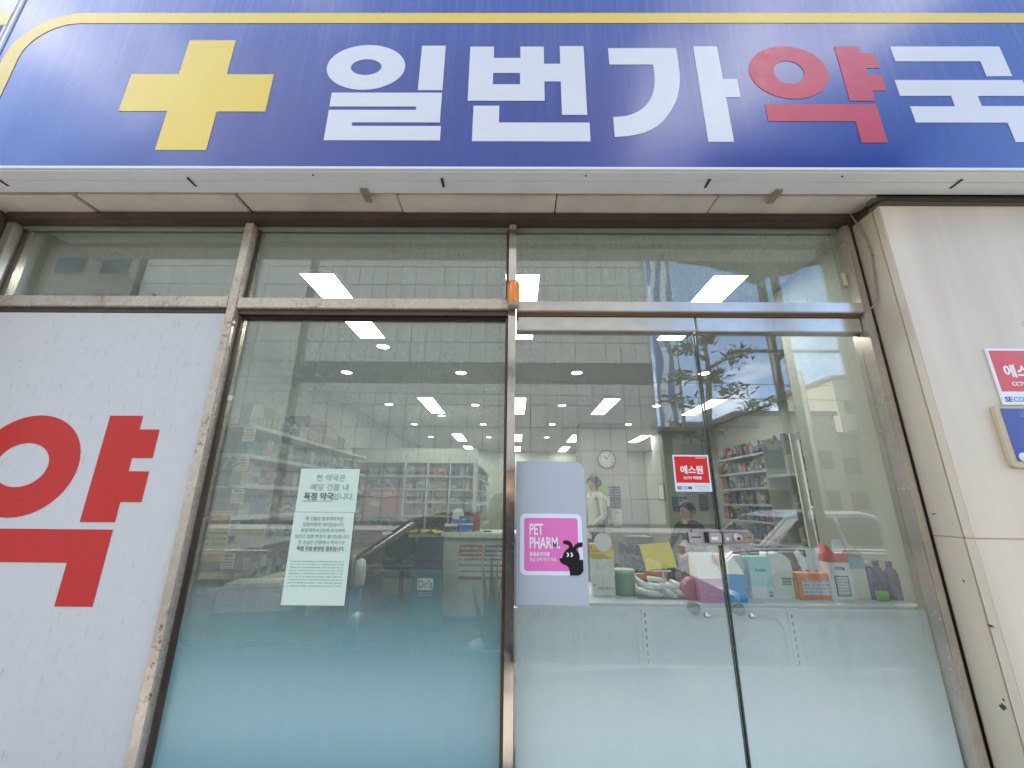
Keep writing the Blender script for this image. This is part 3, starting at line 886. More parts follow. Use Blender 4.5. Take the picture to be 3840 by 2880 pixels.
# two taped notices on the window
PAPER = plain('mint_white_paper', '#d2e2d0', 0.7, var=0.03, scale=5)
INK = plain('faded_ink', '#5b6a60', 0.7)
INK_L = plain('pale_ink', '#93a59a', 0.7)
def sheet(pts, y, dz, mat, parent, n=10, bow=0.004):
    """paper with a slight bow"""
    (x0, z0), (x1, z1) = pts
    m = MB()
    vs = []
    for s_ in (0, 1):
        for j in range(n + 1):
            for i in range(5):
                u, v = i / 4, j / n
                vs.append((x0 + (x1 - x0) * u, y + s_ * 0.0006 - bow * math.sin(v * PI) * (0.5 + 0.5 * math.cos(2 * PI * u)), z0 + (z1 - z0) * v))
    k = 5 * (n + 1)
    fs = []
    for j in range(n):
        for i in range(4):
            a = j * 5 + i
            fs.append((a, a + 1, a + 6, a + 5)); fs.append((a + k, a + 5 + k, a + 6 + k, a + 1 + k))
    m.add(vs, fs)
    return m
n1 = thing('paper_notice', 'upper white notice sheet with three large lines of Korean, taped to the window', 'notice', (-0.76, 1.694, 1.349))
sheet(((-0.879, 1.3495), (-0.637, 1.519)), 1.6935, 0, PAPER, n1, bow=0.0).build('sheet', PAPER, n1)
text('현 약국은', -0.752, 1.4715, 1.6922, 0.0215, INK_L, n1, 'CENTER', 0.0, 1.0, space=1.05)
text('해당 건물 내', -0.752, 1.4345, 1.6922, 0.0215, INK_L, n1, 'CENTER', 0.0, 1.0, space=1.05)
text('독점 약국', -0.853, 1.398, 1.6922, 0.0225, INK, n1, 'LEFT', 0.028, 0.98)
text('입니다.', -0.737, 1.398, 1.6922, 0.0215, INK_L, n1, 'LEFT', 0.0, 1.0)
MB().box(-0.856, -0.738, 1.6925, 1.693, 1.3905, 1.392).build('underline', INK, n1)
n2 = thing('paper_notice', 'lower long notice sheet dense with small Korean print, taped under the other sheet', 'notice', (-0.76, 1.694, 1.013))
sheet(((-0.881, 1.013), (-0.640, 1.3475)), 1.6935, 0, PAPER, n2, bow=0.0).build('sheet', PAPER, n2)
for k, (ln, w_) in enumerate((('현 건물은 분양계약서상', 0), ('업종지정이 되어있습니다.', 0), ('분양계약서 5조에 의거하여', 0), ('임의로 업종 변경이 불가능합니다.', 0), ('현 호실은 건물에서 약국으로', 0.0), ('독점 지정 분양된 점포입니다.', 0.015))):
    text(ln, -0.757, 1.318 - 0.0222 * k, 1.6922, 0.0122, INK_L if k < 5 else INK, n2, 'CENTER', w_, 0.92)
MB().box(-0.835, -0.68, 1.6925, 1.693, 1.2025, 1.2035).build('underline', INK_L, n2)
MB().box(-0.868, -0.660, 1.6925, 1.6932, 1.078, 1.168).build('small_print', text_lines('#cfdfce', '#8a988f', 0.0108, 'dense_small_print', 0.36, 0.46), n2)

# ================================================================== INSIDE: lights
PANEL_E = glow('panel_light', '#fbfff4', 5.6)
DOWN_E = glow('downlight_glow', '#fffdf2', 6.5)
LTRIM = plain('white_light_trim', '#efefec', 0.5, var=0.02)
rows = ['nearest the window', 'second from the window', 'third from the window', 'farthest from the window']
cols_ = {-1.37: 'left column', 0.045: 'column behind the centre mullion', 1.465: 'column behind the doors', 3.07: 'right column'}
pl0 = None
for xi in cols_:
    for j, y0 in enumerate((2.45, 5.90, 9.40, 11.6)):
        if xi == 3.07 and j == 0:
            continue
        yl = 1.15 if j == 0 else 1.2
        nm = thing('ceiling_light', 'long white ceiling light panel, %s of the %s' % (rows[j], cols_[xi]), 'ceiling light', (xi, y0 + yl / 2, 2.9), 'long ceiling light panels')
        if pl0 is None:
            a = MB().box(xi - .115, xi + .115, y0, y0 + yl, 2.886, 2.8905).build('diffuser', PANEL_E, nm)
            b_ = MB()
            for q in ((xi - .125, xi - .1155, y0 - .01, y0 + yl + .01), (xi + .1155, xi + .125, y0 - .01, y0 + yl + .01), (xi - .115, xi + .115, y0 - .01, y0 - .0005), (xi - .115, xi + .115, y0 + yl + .0005, y0 + yl + .01)):
                b_.box(*q, 2.884, 2.899)
            c_ = b_.build('light_frame', LTRIM, nm)
            pl0 = (a, c_)
        else:
            for s_ in pl0:
                c_ = s_.copy(); COL.objects.link(c_); c_.parent = nm
DL = [(-1.345, 3.835), (-2.068, 4.71), (-0.664, 4.70), (0.743, 4.67), (2.272, 4.66), (-2.06, 6.42), (-0.65, 6.43), (0.761, 6.42), (2.288, 6.41), (-1.356, 7.32),
      (-2.075, 8.22), (-0.651, 8.17), (0.755, 8.12), (2.276, 8.06), (-2.073, 9.93), (-0.645, 9.93), (0.775, 9.88), (-1.367, 12.05), (1.498, 11.9)]
d0 = None
rk = {3.835: 'nearest', 4.71: 'second', 4.70: 'second', 4.67: 'second', 4.66: 'second'}
for x, y in DL:
    side = 'far left' if x < -1.9 else 'left' if x < -1 else 'left of the centre mullion' if x < 0 else 'above the left door' if x < 1.2 else 'above the right door'
    dep = 'in the front row' if y < 4 else 'in the second row' if y < 5.5 else 'in the third row' if y < 6.9 else 'beside the light panel' if y < 7.8 else 'in the fifth row' if y < 9 else 'in the sixth row' if y < 11 else 'in the last row'
    r = thing('downlight', 'round recessed ceiling downlight %s, %s' % (dep, side), 'downlight', (x, y, 2.9), 'round ceiling downlights')
    if d0 is None:
        a = MB().lathe((x, y, 2.893), [(0.0, 0.0), (0.062, 0.0), (0.062, 0.006), (0.0, 0.006)], 24).build('lamp_disc', DOWN_E, r)
        c_ = MB().lathe((x, y, 2.889), [(0.0625, 0.0), (0.076, 0.002), (0.078, 0.0105), (0.0625, 0.0105)], 24, caps=False).build('trim_ring', LTRIM, r)
        d0 = (a, c_)
    else:
        for s_ in d0:
            c_ = s_.copy(); COL.objects.link(c_); c_.parent = r

# ------------------------------------------------------------------ white display unit just behind the doors
SHELF_IN = plain('shelf_metal_off_white', '#a8aba4', 0.45, var=0.04)
WHITE_SH = plain('white_shelf_metal', '#e7eae6', 0.4, var=0.03)
WHITE_PN = plain('white_back_panel', '#d9e4e2', 0.45, var=0.03)
gd = thing('display_unit', 'low white metal display unit standing across the doorway behind the glass doors', 'display unit', (0.9, 2.05, 0.12))
MB().box(0.012, 1.72, 1.868, 2.32, 0.972, 0.994).build('top_shelf', WHITE_SH, gd, 0.003)
ux = [0.012, 0.541, 1.144, 1.74]
for i in range(3):
    MB().box(ux[i] + 0.02, ux[i + 1] - 0.02, 1.892, 1.90, 0.16, 0.971).build('back_panel', WHITE_PN, gd)
    # pressed sheet frame with rounded corners in front of the panel
    plate('panel_frame', [[(ux[i] + 0.014, 0.15), (ux[i + 1] - 0.014, 0.15), (ux[i + 1] - 0.014, 0.971), (ux[i] + 0.014, 0.971)],
                          rrect(ux[i] + 0.03, ux[i + 1] - 0.03, 0.2, 0.953, 0.07)[::-1]], 1.882, 0.006, WHITE_SH, gd)
    MB().box(ux[i] + 0.012, ux[i + 1] - 0.012, 1.9, 2.3, 0.12, 0.15).build('base_shelf', WHITE_SH, gd)
slot_me = None
for x in ux:
    MB().box(x - 0.0135, x + 0.0135, 1.872, 1.91, 0.12, 0.971).build('upright', WHITE_SH, gd, 0.002)
    if x in (0.541, 1.144):
        for k in range(17):
            z = 0.945 - k * 0.028
            if slot_me is None:
                s0 = MB().box(x - 0.003, x + 0.003, 1.8705, 1.8717, z, z + 0.015).build('slot', DSLOT, gd)
                slot_me = s0.data
                so = Vector((x, 0, z))
            else:
                s1 = bpy.data.objects.new('slot', slot_me); COL.objects.link(s1); s1.parent = gd
                s1.location = Vector((x, 0, z)) - so

o = plate('grey_vinyl_sheet', [rrect(0.0075, 0.285, 1.022, 1.556, 0.038, corners=(0, 0, 1, 0))], 1.6954, 0.0004, plain('silver_grey_vinyl', '#bcc2c8', 0.4, var=0.05, scale=4), None)
tag(o, 'plain silver grey vinyl sheet with a rounded corner on the left door glass', 'sheet')

ZT = 0.994
# tall white and yellow carton with a round top
r = thing('hand_cream_carton', 'tall cream and yellow carton with a round disc on top, beside the grey vinyl sheet', 'carton', (0.40, 2.0, ZT))
MB().box(0.352, 0.452, 1.985, 2.045, ZT, 1.150).build('carton_body', carton('#ece8dd', '#a09e97'), r, 0.002)
MB().box(0.352, 0.452, 1.985, 2.045, 1.1505, 1.212).build('yellow_sleeve', plain('yellow_card', '#e3c03a', 0.45, var=0.05), r, 0.002)
plate('round_tab', [ellipse(0.405, 1.221, 0.039, 0.039)], 1.978, 0.004, plain('cream_card', '#ebe7da', 0.5, var=0.04), r)
text('바세린 크림', 0.400, 1.025, 1.9840, 0.007, plain('grey_print', '#77756f', 0.5), r, 'CENTER', 0.02)
# green jar
r = thing('green_jar', 'green plastic jar with a pale lid, left of the white tubes', 'jar', (0.505, 2.04, ZT))
GJ = plain('green_plastic', '#8da386', 0.35, var=0.06)
MB().lathe((0.505, 2.04, ZT), [(0, 0), (0.045, 0), (0.048, 0.01), (0.048, 0.085), (0.046, 0.09), (0, 0.09)], 24).build('jar_body', GJ, r)
MB().lathe((0.505, 2.04, ZT + 0.0905), [(0, 0), (0.05, 0), (0.05, 0.015), (0, 0.016)], 24).build('lid', plain('pale_green_lid', '#b5cbac', 0.4), r)
# acrylic tray of white tubes with a yellow price card
r = thing('clear_tray', 'clear acrylic tray heaped with white tubes, under the yellow card', 'tray', (0.65, 2.0, ZT))
TX0, TX1, TY0, TY1 = 0.537, 0.765, 1.94, 2.09
MB().box(TX0, TX1, TY0, TY1, ZT, ZT + 0.004).build('tray_base', ACRYL, r)
MB().box(TX0, TX1, TY0, TY0 + 0.003, ZT + 0.004, ZT + 0.045).box(TX0, TX1, TY1 - 0.003, TY1, ZT + 0.004, ZT + 0.075).build('tray_wall', ACRYL, r)
MB().box(TX0, TX0 + 0.003, TY0 + 0.003, TY1 - 0.003, ZT + 0.004, ZT + 0.06).box(TX1 - 0.003, TX1, TY0 + 0.003, TY1 - 0.003, ZT + 0.004, ZT + 0.06).build('tray_wall', ACRYL, r)
TUBE_W = plain('white_tube_plastic', '#f4f5f1', 0.35, var=0.03)
tl_ = ['lying at the front left', 'lying at the front centre', 'lying at the front right', 'in the middle of the heap', 'on top at the left', 'on top at the right', 'leaning steeply at the left', 'across the top of the heap', 'at the right end', 'at the back left', 'at the back right', 'low in the middle', 'near the right wall']
spots = [(-.085, -.03, .012, .5, .1), (-.035, -.035, .012, .7, .05), (.03, -.035, .012, .9, .1), (-.01, -.01, .034, .55, .15), (-.06, 0, .04, .8, .35), (.045, 0, .036, .35, .1), (-.09, .02, .05, .95, .5), (0.0, .02, .058, .1, .1), (.085, -.03, .014, 1.1, .1), (-.04, .045, .03, .2, .1), (.06, .045, .034, -.3, .1), (.0, .02, .014, .6, .05), (.09, .01, .04, 1.2, .2)]
for i, (dx, dy, dz, a, el) in enumerate(spots):
    c0 = Vector((0.65 + dx, 2.01 + dy, ZT + 0.006 + dz))
    d_ = Vector((math.cos(a) * math.cos(el) * .042, -math.sin(a) * math.cos(el) * .042, -math.sin(el) * .042))
    if c0.x + abs(d_.x) > TX1 - .012: c0.x = TX1 - .012 - abs(d_.x)
    if c0.x - abs(d_.x) < TX0 + .012: c0.x = TX0 + .012 + abs(d_.x)
    o = MB().tube([c0 - d_ * 1.0, c0 - d_ * .9, c0 + d_ * .55, c0 + d_ * .6, c0 + d_ * 1.0], [.0025, .0115, .0125, .008, .0075], 12).build('white_tube', TUBE_W)
    tag(o, 'white tube in the clear tray, %s' % tl_[i], 'tube', 'white tubes in the clear tray')
o = MB().rbox((0.585, 2.066, ZT + 0.062), (0.05, 0.03, 0.022), 0.2).build('sachet_pack', plain('orange_card', '#d7893a', 0.45)); tag(o, 'small orange pack on the tubes at the left of the clear tray', 'pack')
o = MB().rbox((0.665, 2.072, ZT + 0.066), (0.085, 0.024, 0.030), -0.08).build('sachet_pack', carton('#cf6a5c', '#efe2dc')); tag(o, 'red printed pack at the back of the clear tray of tubes', 'pack')
r = thing('price_card', 'tilted blank yellow card on a clear stand above the white tubes', 'card', (0.66, 2.03, ZT + 0.07))
m = MB()
q = [(0.581, 2.025, 1.208), (0.727, 2.03, 1.219), (0.741, 2.0, 1.116), (0.600, 1.995, 1.103)]
m.add([p for p in q] + [(x, y + 0.0012, z) for x, y, z in q], [(0, 1, 2, 3), (7, 6, 5, 4), (0, 4, 5, 1), (1, 5, 6, 2), (2, 6, 7, 3), (3, 7, 4, 0)])
m.build('card', plain('yellow_paper', '#fbe650', 0.6, var=0.04), r)
MB().box(0.632, 0.708, 1.992, 2.002, 1.096, 1.1025).build('card_clip', plain('clear_white_clip', '#dfe0da', 0.3), r)
MB().tube([(0.675, 2.0, 1.0955), (0.684, 2.02, 1.03), (0.684, 2.03, ZT + 0.095)], 0.004, 8).build('stem', plain('clear_white_clip', '#dfe0da', 0.3), r)

def sided_box(nm, label, cat, x0, x1, y0, y1, zmid, z1, low, top, extra=None):
    r = thing(nm, label, cat, ((x0 + x1) / 2, (y0 + y1) / 2, ZT))
    MB().box(x0, x1, y0, y1, ZT, zmid).build('lower_carton', low, r, 0.0015)
    MB().box(x0, x1, y0, y1, zmid + 0.0004, z1).build('upper_carton', top, r, 0.0015)
    return r
CREAM = plain('cream_card', '#ebe7da', 0.5, var=0.04)
r = thing('gable_carton', 'pink and white carton with a sloping top and a dark pink bulging side', 'carton', (0.84, 1.98, ZT))
m = MB()
m.add([(0.79, 1.90, ZT), (0.897, 1.90, ZT), (0.897, 1.99, ZT), (0.79, 1.99, ZT), (0.79, 1.90, 1.086), (0.897, 1.90, 1.086), (0.897, 1.99, 1.086), (0.79, 1.99, 1.086)],
      [(0, 1, 5, 4), (1, 2, 6, 5), (2, 3, 7, 6), (3, 0, 4, 7), (0, 3, 2, 1)])
m.build('pink_front', plain('dusty_pink_card', '#d79fba', 0.45, var=0.04), r)
m = MB()
m.add([(0.79, 1.90, 1.0862), (0.897, 1.90, 1.0862), (0.897, 1.99, 1.0862), (0.79, 1.99, 1.0862), (0.79, 1.985, 1.182), (0.897, 1.985, 1.182)],
      [(0, 1, 5, 4), (1, 2, 5), (2, 3, 4, 5), (3, 0, 4)])
m.build('white_gable', CREAM, r)
plate('round_side', [arc(0.788, 1.03, 0.052, PI * .62, PI * 1.45, 12) + [(0.788, ZT), (0.788, 1.083)]], 1.935, 0.05, plain('deep_pink_card', '#c9788f', 0.45, var=0.08), r)
text('로션', 0.84, 1.02, 1.8992, 0.008, plain('pale_print', '#ead9e2', 0.5), r, 'CENTER', 0.02)
r = thing('gable_carton', 'bright blue carton with a white sloping top, right of the pink one', 'carton', (0.95, 1.98, ZT))
m = MB()
m.add([(0.899, 1.90, ZT), (0.989, 1.90, ZT), (0.989, 1.99, ZT), (0.899, 1.99, ZT), (0.899, 1.90, 1.104), (0.989, 1.90, 1.104), (0.989, 1.99, 1.104), (0.899, 1.99, 1.104)],
      [(0, 1, 5, 4), (1, 2, 6, 5), (2, 3, 7, 6), (3, 0, 4, 7), (0, 3, 2, 1)])
m.build('blue_front', plain('cyan_blue_card', '#3aa6da', 0.45, var=0.04), r)
m = MB()
m.add([(0.899, 1.90, 1.1042), (0.989, 1.90, 1.1042), (0.989, 1.99, 1.1042), (0.899, 1.99, 1.1042), (0.899, 1.985, 1.180), (0.978, 1.985, 1.180)],
      [(0, 1, 5, 4), (1, 2, 5), (2, 3, 4, 5), (3, 0, 4)])
m.build('white_gable', CREAM, r)
r = thing('white_carton', 'narrow white carton with dark text bars, between the blue and mint cartons', 'carton', (1.02, 2.0, ZT))
MB().box(0.992, 1.05, 2.0, 2.05, ZT, 1.168).build('carton_body', plain('white_card', '#eef0ee', 0.45, var=0.03), r, 0.0015)
for z, h in ((1.088, .014), (1.07, .005), (1.03, .004), (1.008, .02)):
    MB().box(0.998, 1.044, 1.9988, 1.9996, z, z + h).build('print_bar', text_lines('#cfd4d2', '#3f4a4c', 0.006, 'bar_print', .8, .42), r)
r = thing('mint_carton', 'mint green display carton with a white foot and rows of print', 'carton', (1.09, 1.98, ZT))
MB().box(1.046, 1.142, 1.965, 2.015, ZT, 1.046).build('white_foot', plain('white_card', '#eef0ee', 0.45, var=0.03), r, 0.0015)
plate('mint_card', [[(1.046, 1.0465), (1.142, 1.0465), (1.142, 1.168), (1.036, 1.168), (1.036, 1.155), (1.046, 1.150)]], 1.965, 0.05, plain('mint_card_print', '#aee5df', 0.45, var=0.03), r)
text('Auxilin', 1.094, 1.107, 1.9635, 0.013, plain('teal_print', '#2f7f86', 0.5), r, 'CENTER', 0.03)
MB().box(1.12, 1.136, 1.9638, 1.9645, 1.002, 1.03).build('print_bar', text_lines('#dcdfdc', '#3f4a4c', 0.012, 'foot_print', .6, .4), r)
r = thing('round_top_carton', 'plain cream carton with a rounded top edge, beside the mint one', 'carton', (1.18, 2.0, ZT))
plate('carton_body', [[(1.13, ZT), (1.248, ZT), (1.248, 1.09)] + arc(1.190, 1.125, 0.058, 0, PI * .5, 8) + [(1.165, 1.176), (1.143, 1.186), (1.138, 1.165), (1.13, 1.15)]], 1.985, 0.05, plain('pale_cream_card', '#e6e7de', 0.5, var=0.04), r)
MB().box(1.196, 1.236, 1.9838, 1.9845, 1.05, 1.082).build('print_bar', text_lines('#c9ccc4', '#59605a', 0.011, 'panel_print', .6, .36), r)
r = thing('orange_carton', 'orange carton with a white label and big white leaf shapes on top', 'carton', (1.32, 1.98, ZT))
MB().box(1.255, 1.405, 1.97, 2.03, ZT, 1.10).build('carton_body', plain('orange_box_card', '#ea935c', 0.45, var=0.05), r, 0.0015)
MB().box(1.272, 1.396, 1.9688, 1.9695, 1.012, 1.072).build('white_label_patch', text_lines('#e0dfe4', '#85809a', 0.014, 'label_print', .5, .5), r)
plate('leaf_display', [[(1.285, 1.105), (1.275, 1.14), (1.258, 1.19), (1.277, 1.198), (1.303, 1.165), (1.312, 1.168), (1.312, 1.202), (1.35, 1.205), (1.37, 1.21), (1.372, 1.19), (1.36, 1.165), (1.372, 1.13), (1.38, 1.105), (1.345, 1.118), (1.325, 1.105), (1.305, 1.118)]], 1.966, 0.003, plain('white_leaf_card', '#f0f3f3', 0.5, var=0.03), r)
MB().box(1.245, 1.2545, 1.975, 2.03, ZT, 1.085).build('carton_flap', plain('ochre_card', '#c9a04e', 0.5), r)
r = thing('red_carton', 'white carton with a red top and a dark green framed label', 'carton', (1.44, 1.98, ZT))
MB().box(1.393, 1.487, 1.955, 2.02, ZT, 1.148).build('carton_body', plain('white_card', '#eef0ee', 0.45, var=0.03), r, 0.0015)
plate('red_top', [[(1.393, 1.1484), (1.487, 1.1484), (1.487, 1.21), (1.474, 1.20), (1.46, 1.185), (1.43, 1.185), (1.405, 1.215), (1.393, 1.222)]], 1.956, 0.05, plain('tomato_red_card', '#dd6450', 0.45, var=0.05), r)
plate('white_tab', [[(1.42, 1.195), (1.43, 1.245), (1.462, 1.248), (1.472, 1.215), (1.455, 1.19), (1.44, 1.187)]], 1.952, 0.002, plain('white_leaf_card', '#f0f3f3', 0.5, var=0.03), r)
plate('label_frame', [[(1.41, 1.012), (1.47, 1.012), (1.47, 1.094), (1.41, 1.094)], [(1.4135, 1.0155), (1.4135, 1.0905), (1.4665, 1.0905), (1.4665, 1.0155)]], 1.9535, 0.001, plain('dark_green_print', '#2d5a58', 0.5), r)
MB().box(1.4145, 1.4655, 1.9538, 1.9545, 1.018, 1.088).build('small_print', text_lines('#dcdfdc', '#7d8f8c', 0.012, 'green_small_print', .4, .46), r)
text('코자놀', 1.44, 1.118, 1.9533, 0.012, plain('dark_grey_print', '#4a4e4e', 0.5), r, 'CENTER', 0.04)
r = sided_box('blue_cream_carton', 'sky blue over cream carton, right of the red topped one', 'carton', 1.492, 1.578, 1.985, 2.04, 1.118, 1.165, plain('cream_card', '#ebe7da', 0.5, var=0.04), plain('sky_blue_card', '#96cbe4', 0.45, var=0.05))
plate('round_tab', [ellipse(1.533, 1.178, 0.042, 0.024)], 1.990, 0.003, plain('beige_card', '#bdb29a', 0.5), r)
PUR = plain('purple_plastic', '#5f4d78', 0.3, var=0.08)
for i, (x, y, lab) in enumerate(((1.605, 2.0, 'purple bottle nearest the blue carton, with a white cap'), (1.655, 2.02, 'purple bottle in the middle of its row'), (1.698, 2.0, 'purple bottle at the right end of the display'))):
    r = thing('purple_bottle', lab, 'bottle', (x, y, ZT), 'purple bottles')
    MB().lathe((x, y, ZT), [(0, 0), (0.024, 0), (0.026, 0.006), (0.026, 0.10), (0.018, 0.125), (0.010, 0.130), (0.010, 0.134), (0, 0.134)], 18).build('bottle_body', PUR, r)
    MB().lathe((x, y, ZT + 0.1345), [(0, 0), (0.013, 0), (0.013, 0.022), (0, 0.023)], 14).build('cap', PUR if i else plain('white_cap', '#dcd6cc', 0.4), r)
o = MB().box(1.585, 1.632, 1.955, 1.97, ZT, 1.034).build('green_pack', plain('lime_green_card', '#84c45c', 0.45, var=0.05), None, 0.001); tag(o, 'small lime green pack in front of the purple bottles', 'pack')
r = thing('clear_stand', 'upright clear acrylic sheet stand behind the orange carton', 'stand', (1.31, 2.12, ZT))
MB().box(1.245, 1.38, 2.12, 2.123, ZT + 0.004, 1.26).build('clear_sheet', ACRYL, r)
MB().box(1.245, 1.38, 2.09, 2.15, ZT, ZT + 0.0035).build('stand_foot', ACRYL, r)

# ------------------------------------------------------------------ generic packages
NAMEC = {'white': '#dcdcd6', 'grey': '#a3a6a2', 'black': '#2c2d2e', 'green': '#6fae55', 'pale green': '#b7c48a', 'yellow': '#d8bb45', 'orange': '#d08138', 'coral': '#dd7a5e',
         'pink': '#d79aa6', 'red': '#b23c35', 'brown': '#84694c', 'beige': '#c6b596', 'blue': '#2f5fa8', 'light blue': '#79aeca', 'teal': '#2f8387', 'navy': '#2b3a5c', 'purple': '#6c5a86'}
def shelf_tone(h):
    """darkens the print colours, so the dimness inside the shop is painted into the stock"""
    return tuple(round(int(h[i:i + 2], 16) * 0.66) for i in (1, 3, 5))
NAMEC = {k: shelf_tone(v) for k, v in NAMEC.items()}
LABSEEN = {}
def uniq(lab, extras):
    """make a label single out one thing by adding where it stands"""
    for e in extras:
        cand = (lab + ' ' + e).strip()
        if cand not in LABSEEN and len(cand.split()) <= 16:
            LABSEEN[cand] = 1
            return cand
    return lab + ' ' + extras[-1]

def package(kind, col, c, size, rz, accent='white'):
    """a carton, bottle or pouch, base centre at c, front towards -y before turning"""
    w, d, h = size
    cs, sn = math.cos(rz), math.sin(rz)
    def tr(x, y): return (c[0] + x * cs - y * sn, c[1] + x * sn + y * cs)
    m = MB()
    if kind == 'box':
        m.rbox(c, size, rz, 0)
        p = tr(0, -d / 2 - 0.0006)
        m.rbox((p[0], p[1], c[2] + h * 0.12), (w * 0.8, 0.001, h * 0.34), rz, 1)
        p = tr(w / 2 + 0.0006, 0)
        m.rbox((p[0], p[1], c[2] + h * 0.12), (0.001, d * 0.7, h * 0.34), rz, 1)
        return m.build('medicine_box', [carton(NAMEC[col]), carton(NAMEC[accent])])
    if kind == 'bottle':
        R = min(w, d) / 2
        m.lathe(c, [(0, 0), (R * .95, 0), (R, h * .04), (R, h * .62), (R * .6, h * .74), (R * .42, h * .78), (R * .42, h * .80), (0, h * .80)], 14, 0)
        m.lathe((c[0], c[1], c[2] + h * .801), [(0, 0), (R * .5, 0), (R * .5, h * .19), (0, h * .199)], 12, 1)
        m.lathe((c[0], c[1], c[2] + h * .16), [(R * 1.01, 0), (R * 1.02, 0), (R * 1.02, h * .36), (R * 1.01, h * .36)], 14, 1)
        return m.build('medicine_bottle', [plain('bottle_' + col, NAMEC[col], 0.3), plain('cap_' + accent, NAMEC[accent], 0.4)])
    # pouch: pillow with a pinched, hole-punched top
    vs, fs = [], []
    for z, t_ in ((0, .6), (.08, 1), (.5, .9), (.85, .35), (.88, .04), (1, .04)):
        for sx, sy in ((-1, -1), (0, -1.25), (1, -1), (1, 1), (0, 1.25), (-1, 1)):
            p = tr(sx * w / 2, sy * d / 2 * t_)
            vs.append((p[0], p[1], c[2] + z * h))
    for i in range(5):
        for k in range(6):
            fs.append((i * 6 + k, i * 6 + (k + 1) % 6, (i + 1) * 6 + (k + 1) % 6, (i + 1) * 6 + k))
    fs += [(5, 4, 3, 2, 1, 0), (30, 31, 32, 33, 34, 35)]
    m.add(vs, fs, 0)
    p = tr(0, -d / 2 * 1.12)
    m.rbox((p[0], p[1] - 0.001, c[2] + h * .2), (w * .7, 0.002, h * .3), rz, 1)
    return m.build('pouch', [carton(NAMEC[col]), carton(NAMEC[accent])])
KN = {'box': 'box', 'bottle': 'bottle', 'pouch': 'pouch'}
CATN = {'box': 'box', 'bottle': 'bottle', 'pouch': 'pouch'}
def stock(items, run, where, group):
    """items: [(kind, colour, accent, size)], run(i, offset) -> (x, y, z, rz); packages stand side by side"""
    off = 0.0
    n = len(items)
    for i, (kind, col, acc, size) in enumerate(items):
        c, rz = run(off + size[0] / 2, size)
        o = package(kind, col, c, size, rz, acc)
        a = items[i - 1][1] if i else None
        b_ = items[i + 1][1] if i < n - 1 else None
        nb = 'between %s and %s' % (a, b_) if a and b_ else ('first beside %s' % b_ if b_ else 'last beside %s' % a if a else 'alone')
        big = 'tall' if size[2] > 0.17 else 'wide' if size[0] > 0.13 else 'small'
        lab = uniq('%s %s %s %s, %s' % (big, col, KN[kind], where, nb), ['', '%s-labelled' % acc.replace(' ', '-'), 'nearer', 'farther', 'rearmost', 'outermost'])
        tag(o, lab, CATN[kind], group)
        off += size[0] + random.uniform(0.004, 0.014)

# ------------------------------------------------------------------ left wall shelving
ls = thing('wall_shelving', 'tall white shelving along the left wall, stocked with medicine boxes', 'shelving', (-2.54, 4.9, 0.12))
LZ = [2.030, 1.770, 1.517, 1.259, 1.020, 0.70]
for z in LZ:
    pts = [(-2.768, 3.50), (-2.36, 3.50)]
    m = MB()
    prof = [(-2.768, 3.50)] + [(-2.36 + 0.06 * math.sin(a), 3.56 - 0.06 * math.cos(a)) for a in [k * PI / 10 for k in range(6)]] + [(-2.30, 6.3), (-2.768, 6.3)]
    nprof = len(prof)
    dep = 0.0 if z > 0.8 else 0.08
    vs = [(x + (dep if x > -2.7 else 0), y, z - 0.034) for x, y in prof] + [(x + (dep if x > -2.7 else 0), y, z) for x, y in prof]
    fs = [tuple(range(nprof))[::-1], tuple(range(nprof, 2 * nprof))] + [(i, (i + 1) % nprof, (i + 1) % nprof + nprof, i + nprof) for i in range(nprof)]
    m.add(vs, fs).build('shelf_board', SHELF_IN, ls)
for y in (3.56, 4.46, 5.36, 6.26):
    MB().box(-2.762, -2.735, y - 0.015, y + 0.015, 0.12, 2.2).build('upright', SHELF_IN, ls)
MB().box(-2.7665, -2.7625, 3.5, 6.3, 0.66, 2.1).build('back_panel', plain('shelf_back_grey', '#b9bdb6', 0.6), ls)
MB().box(-2.76, -2.36, 3.52, 6.28, 0.12, 0.66).build('base_cabinet', plain('base_cabinet_grey', '#b8b5ab', 0.5), ls)
def lrun(y0, z, xf=-2.36):
    def f(off, size):
        return (xf - size[1] / 2 + random.uniform(-.02, .005), y0 + off, z + 0.0005), PI / 2 + random.uniform(-.06, .06)
    return f
B, Bo, Po = 'box', 'bottle', 'pouch'
LG = 'packages on the left wall shelving'
stock([(B, 'white', 'grey', (.17, .10, .19)), (B, 'green', 'pale green', (.075, .10, .20)), (B, 'green', 'white', (.07, .10, .20)), (B, 'pale green', 'yellow', (.075, .10, .195)), (B, 'pale green', 'white', (.07, .1, .19)),
       (Bo, 'grey', 'black', (.075, .075, .19)), (Bo, 'white', 'grey', (.075, .075, .19)), (Bo, 'grey', 'white', (.075, .075, .19)), (Bo, 'white', 'black', (.075, .075, .19)), (B, 'grey', 'white', (.09, .1, .18)),
       (B, 'grey', 'beige', (.12, .12, .15)), (B, 'brown', 'beige', (.40, .25, .30)), (B, 'beige', 'brown', (.32, .22, .26)), (B, 'brown', 'grey', (.22, .2, .18)), (B, 'beige', 'white', (.2, .2, .16))],
      lrun(3.56, LZ[0]), 'on the top left-wall shelf', LG)
rndc = ['white', 'grey', 'beige', 'light blue', 'pink', 'brown', 'teal', 'pale green', 'navy', 'red', 'white', 'grey']
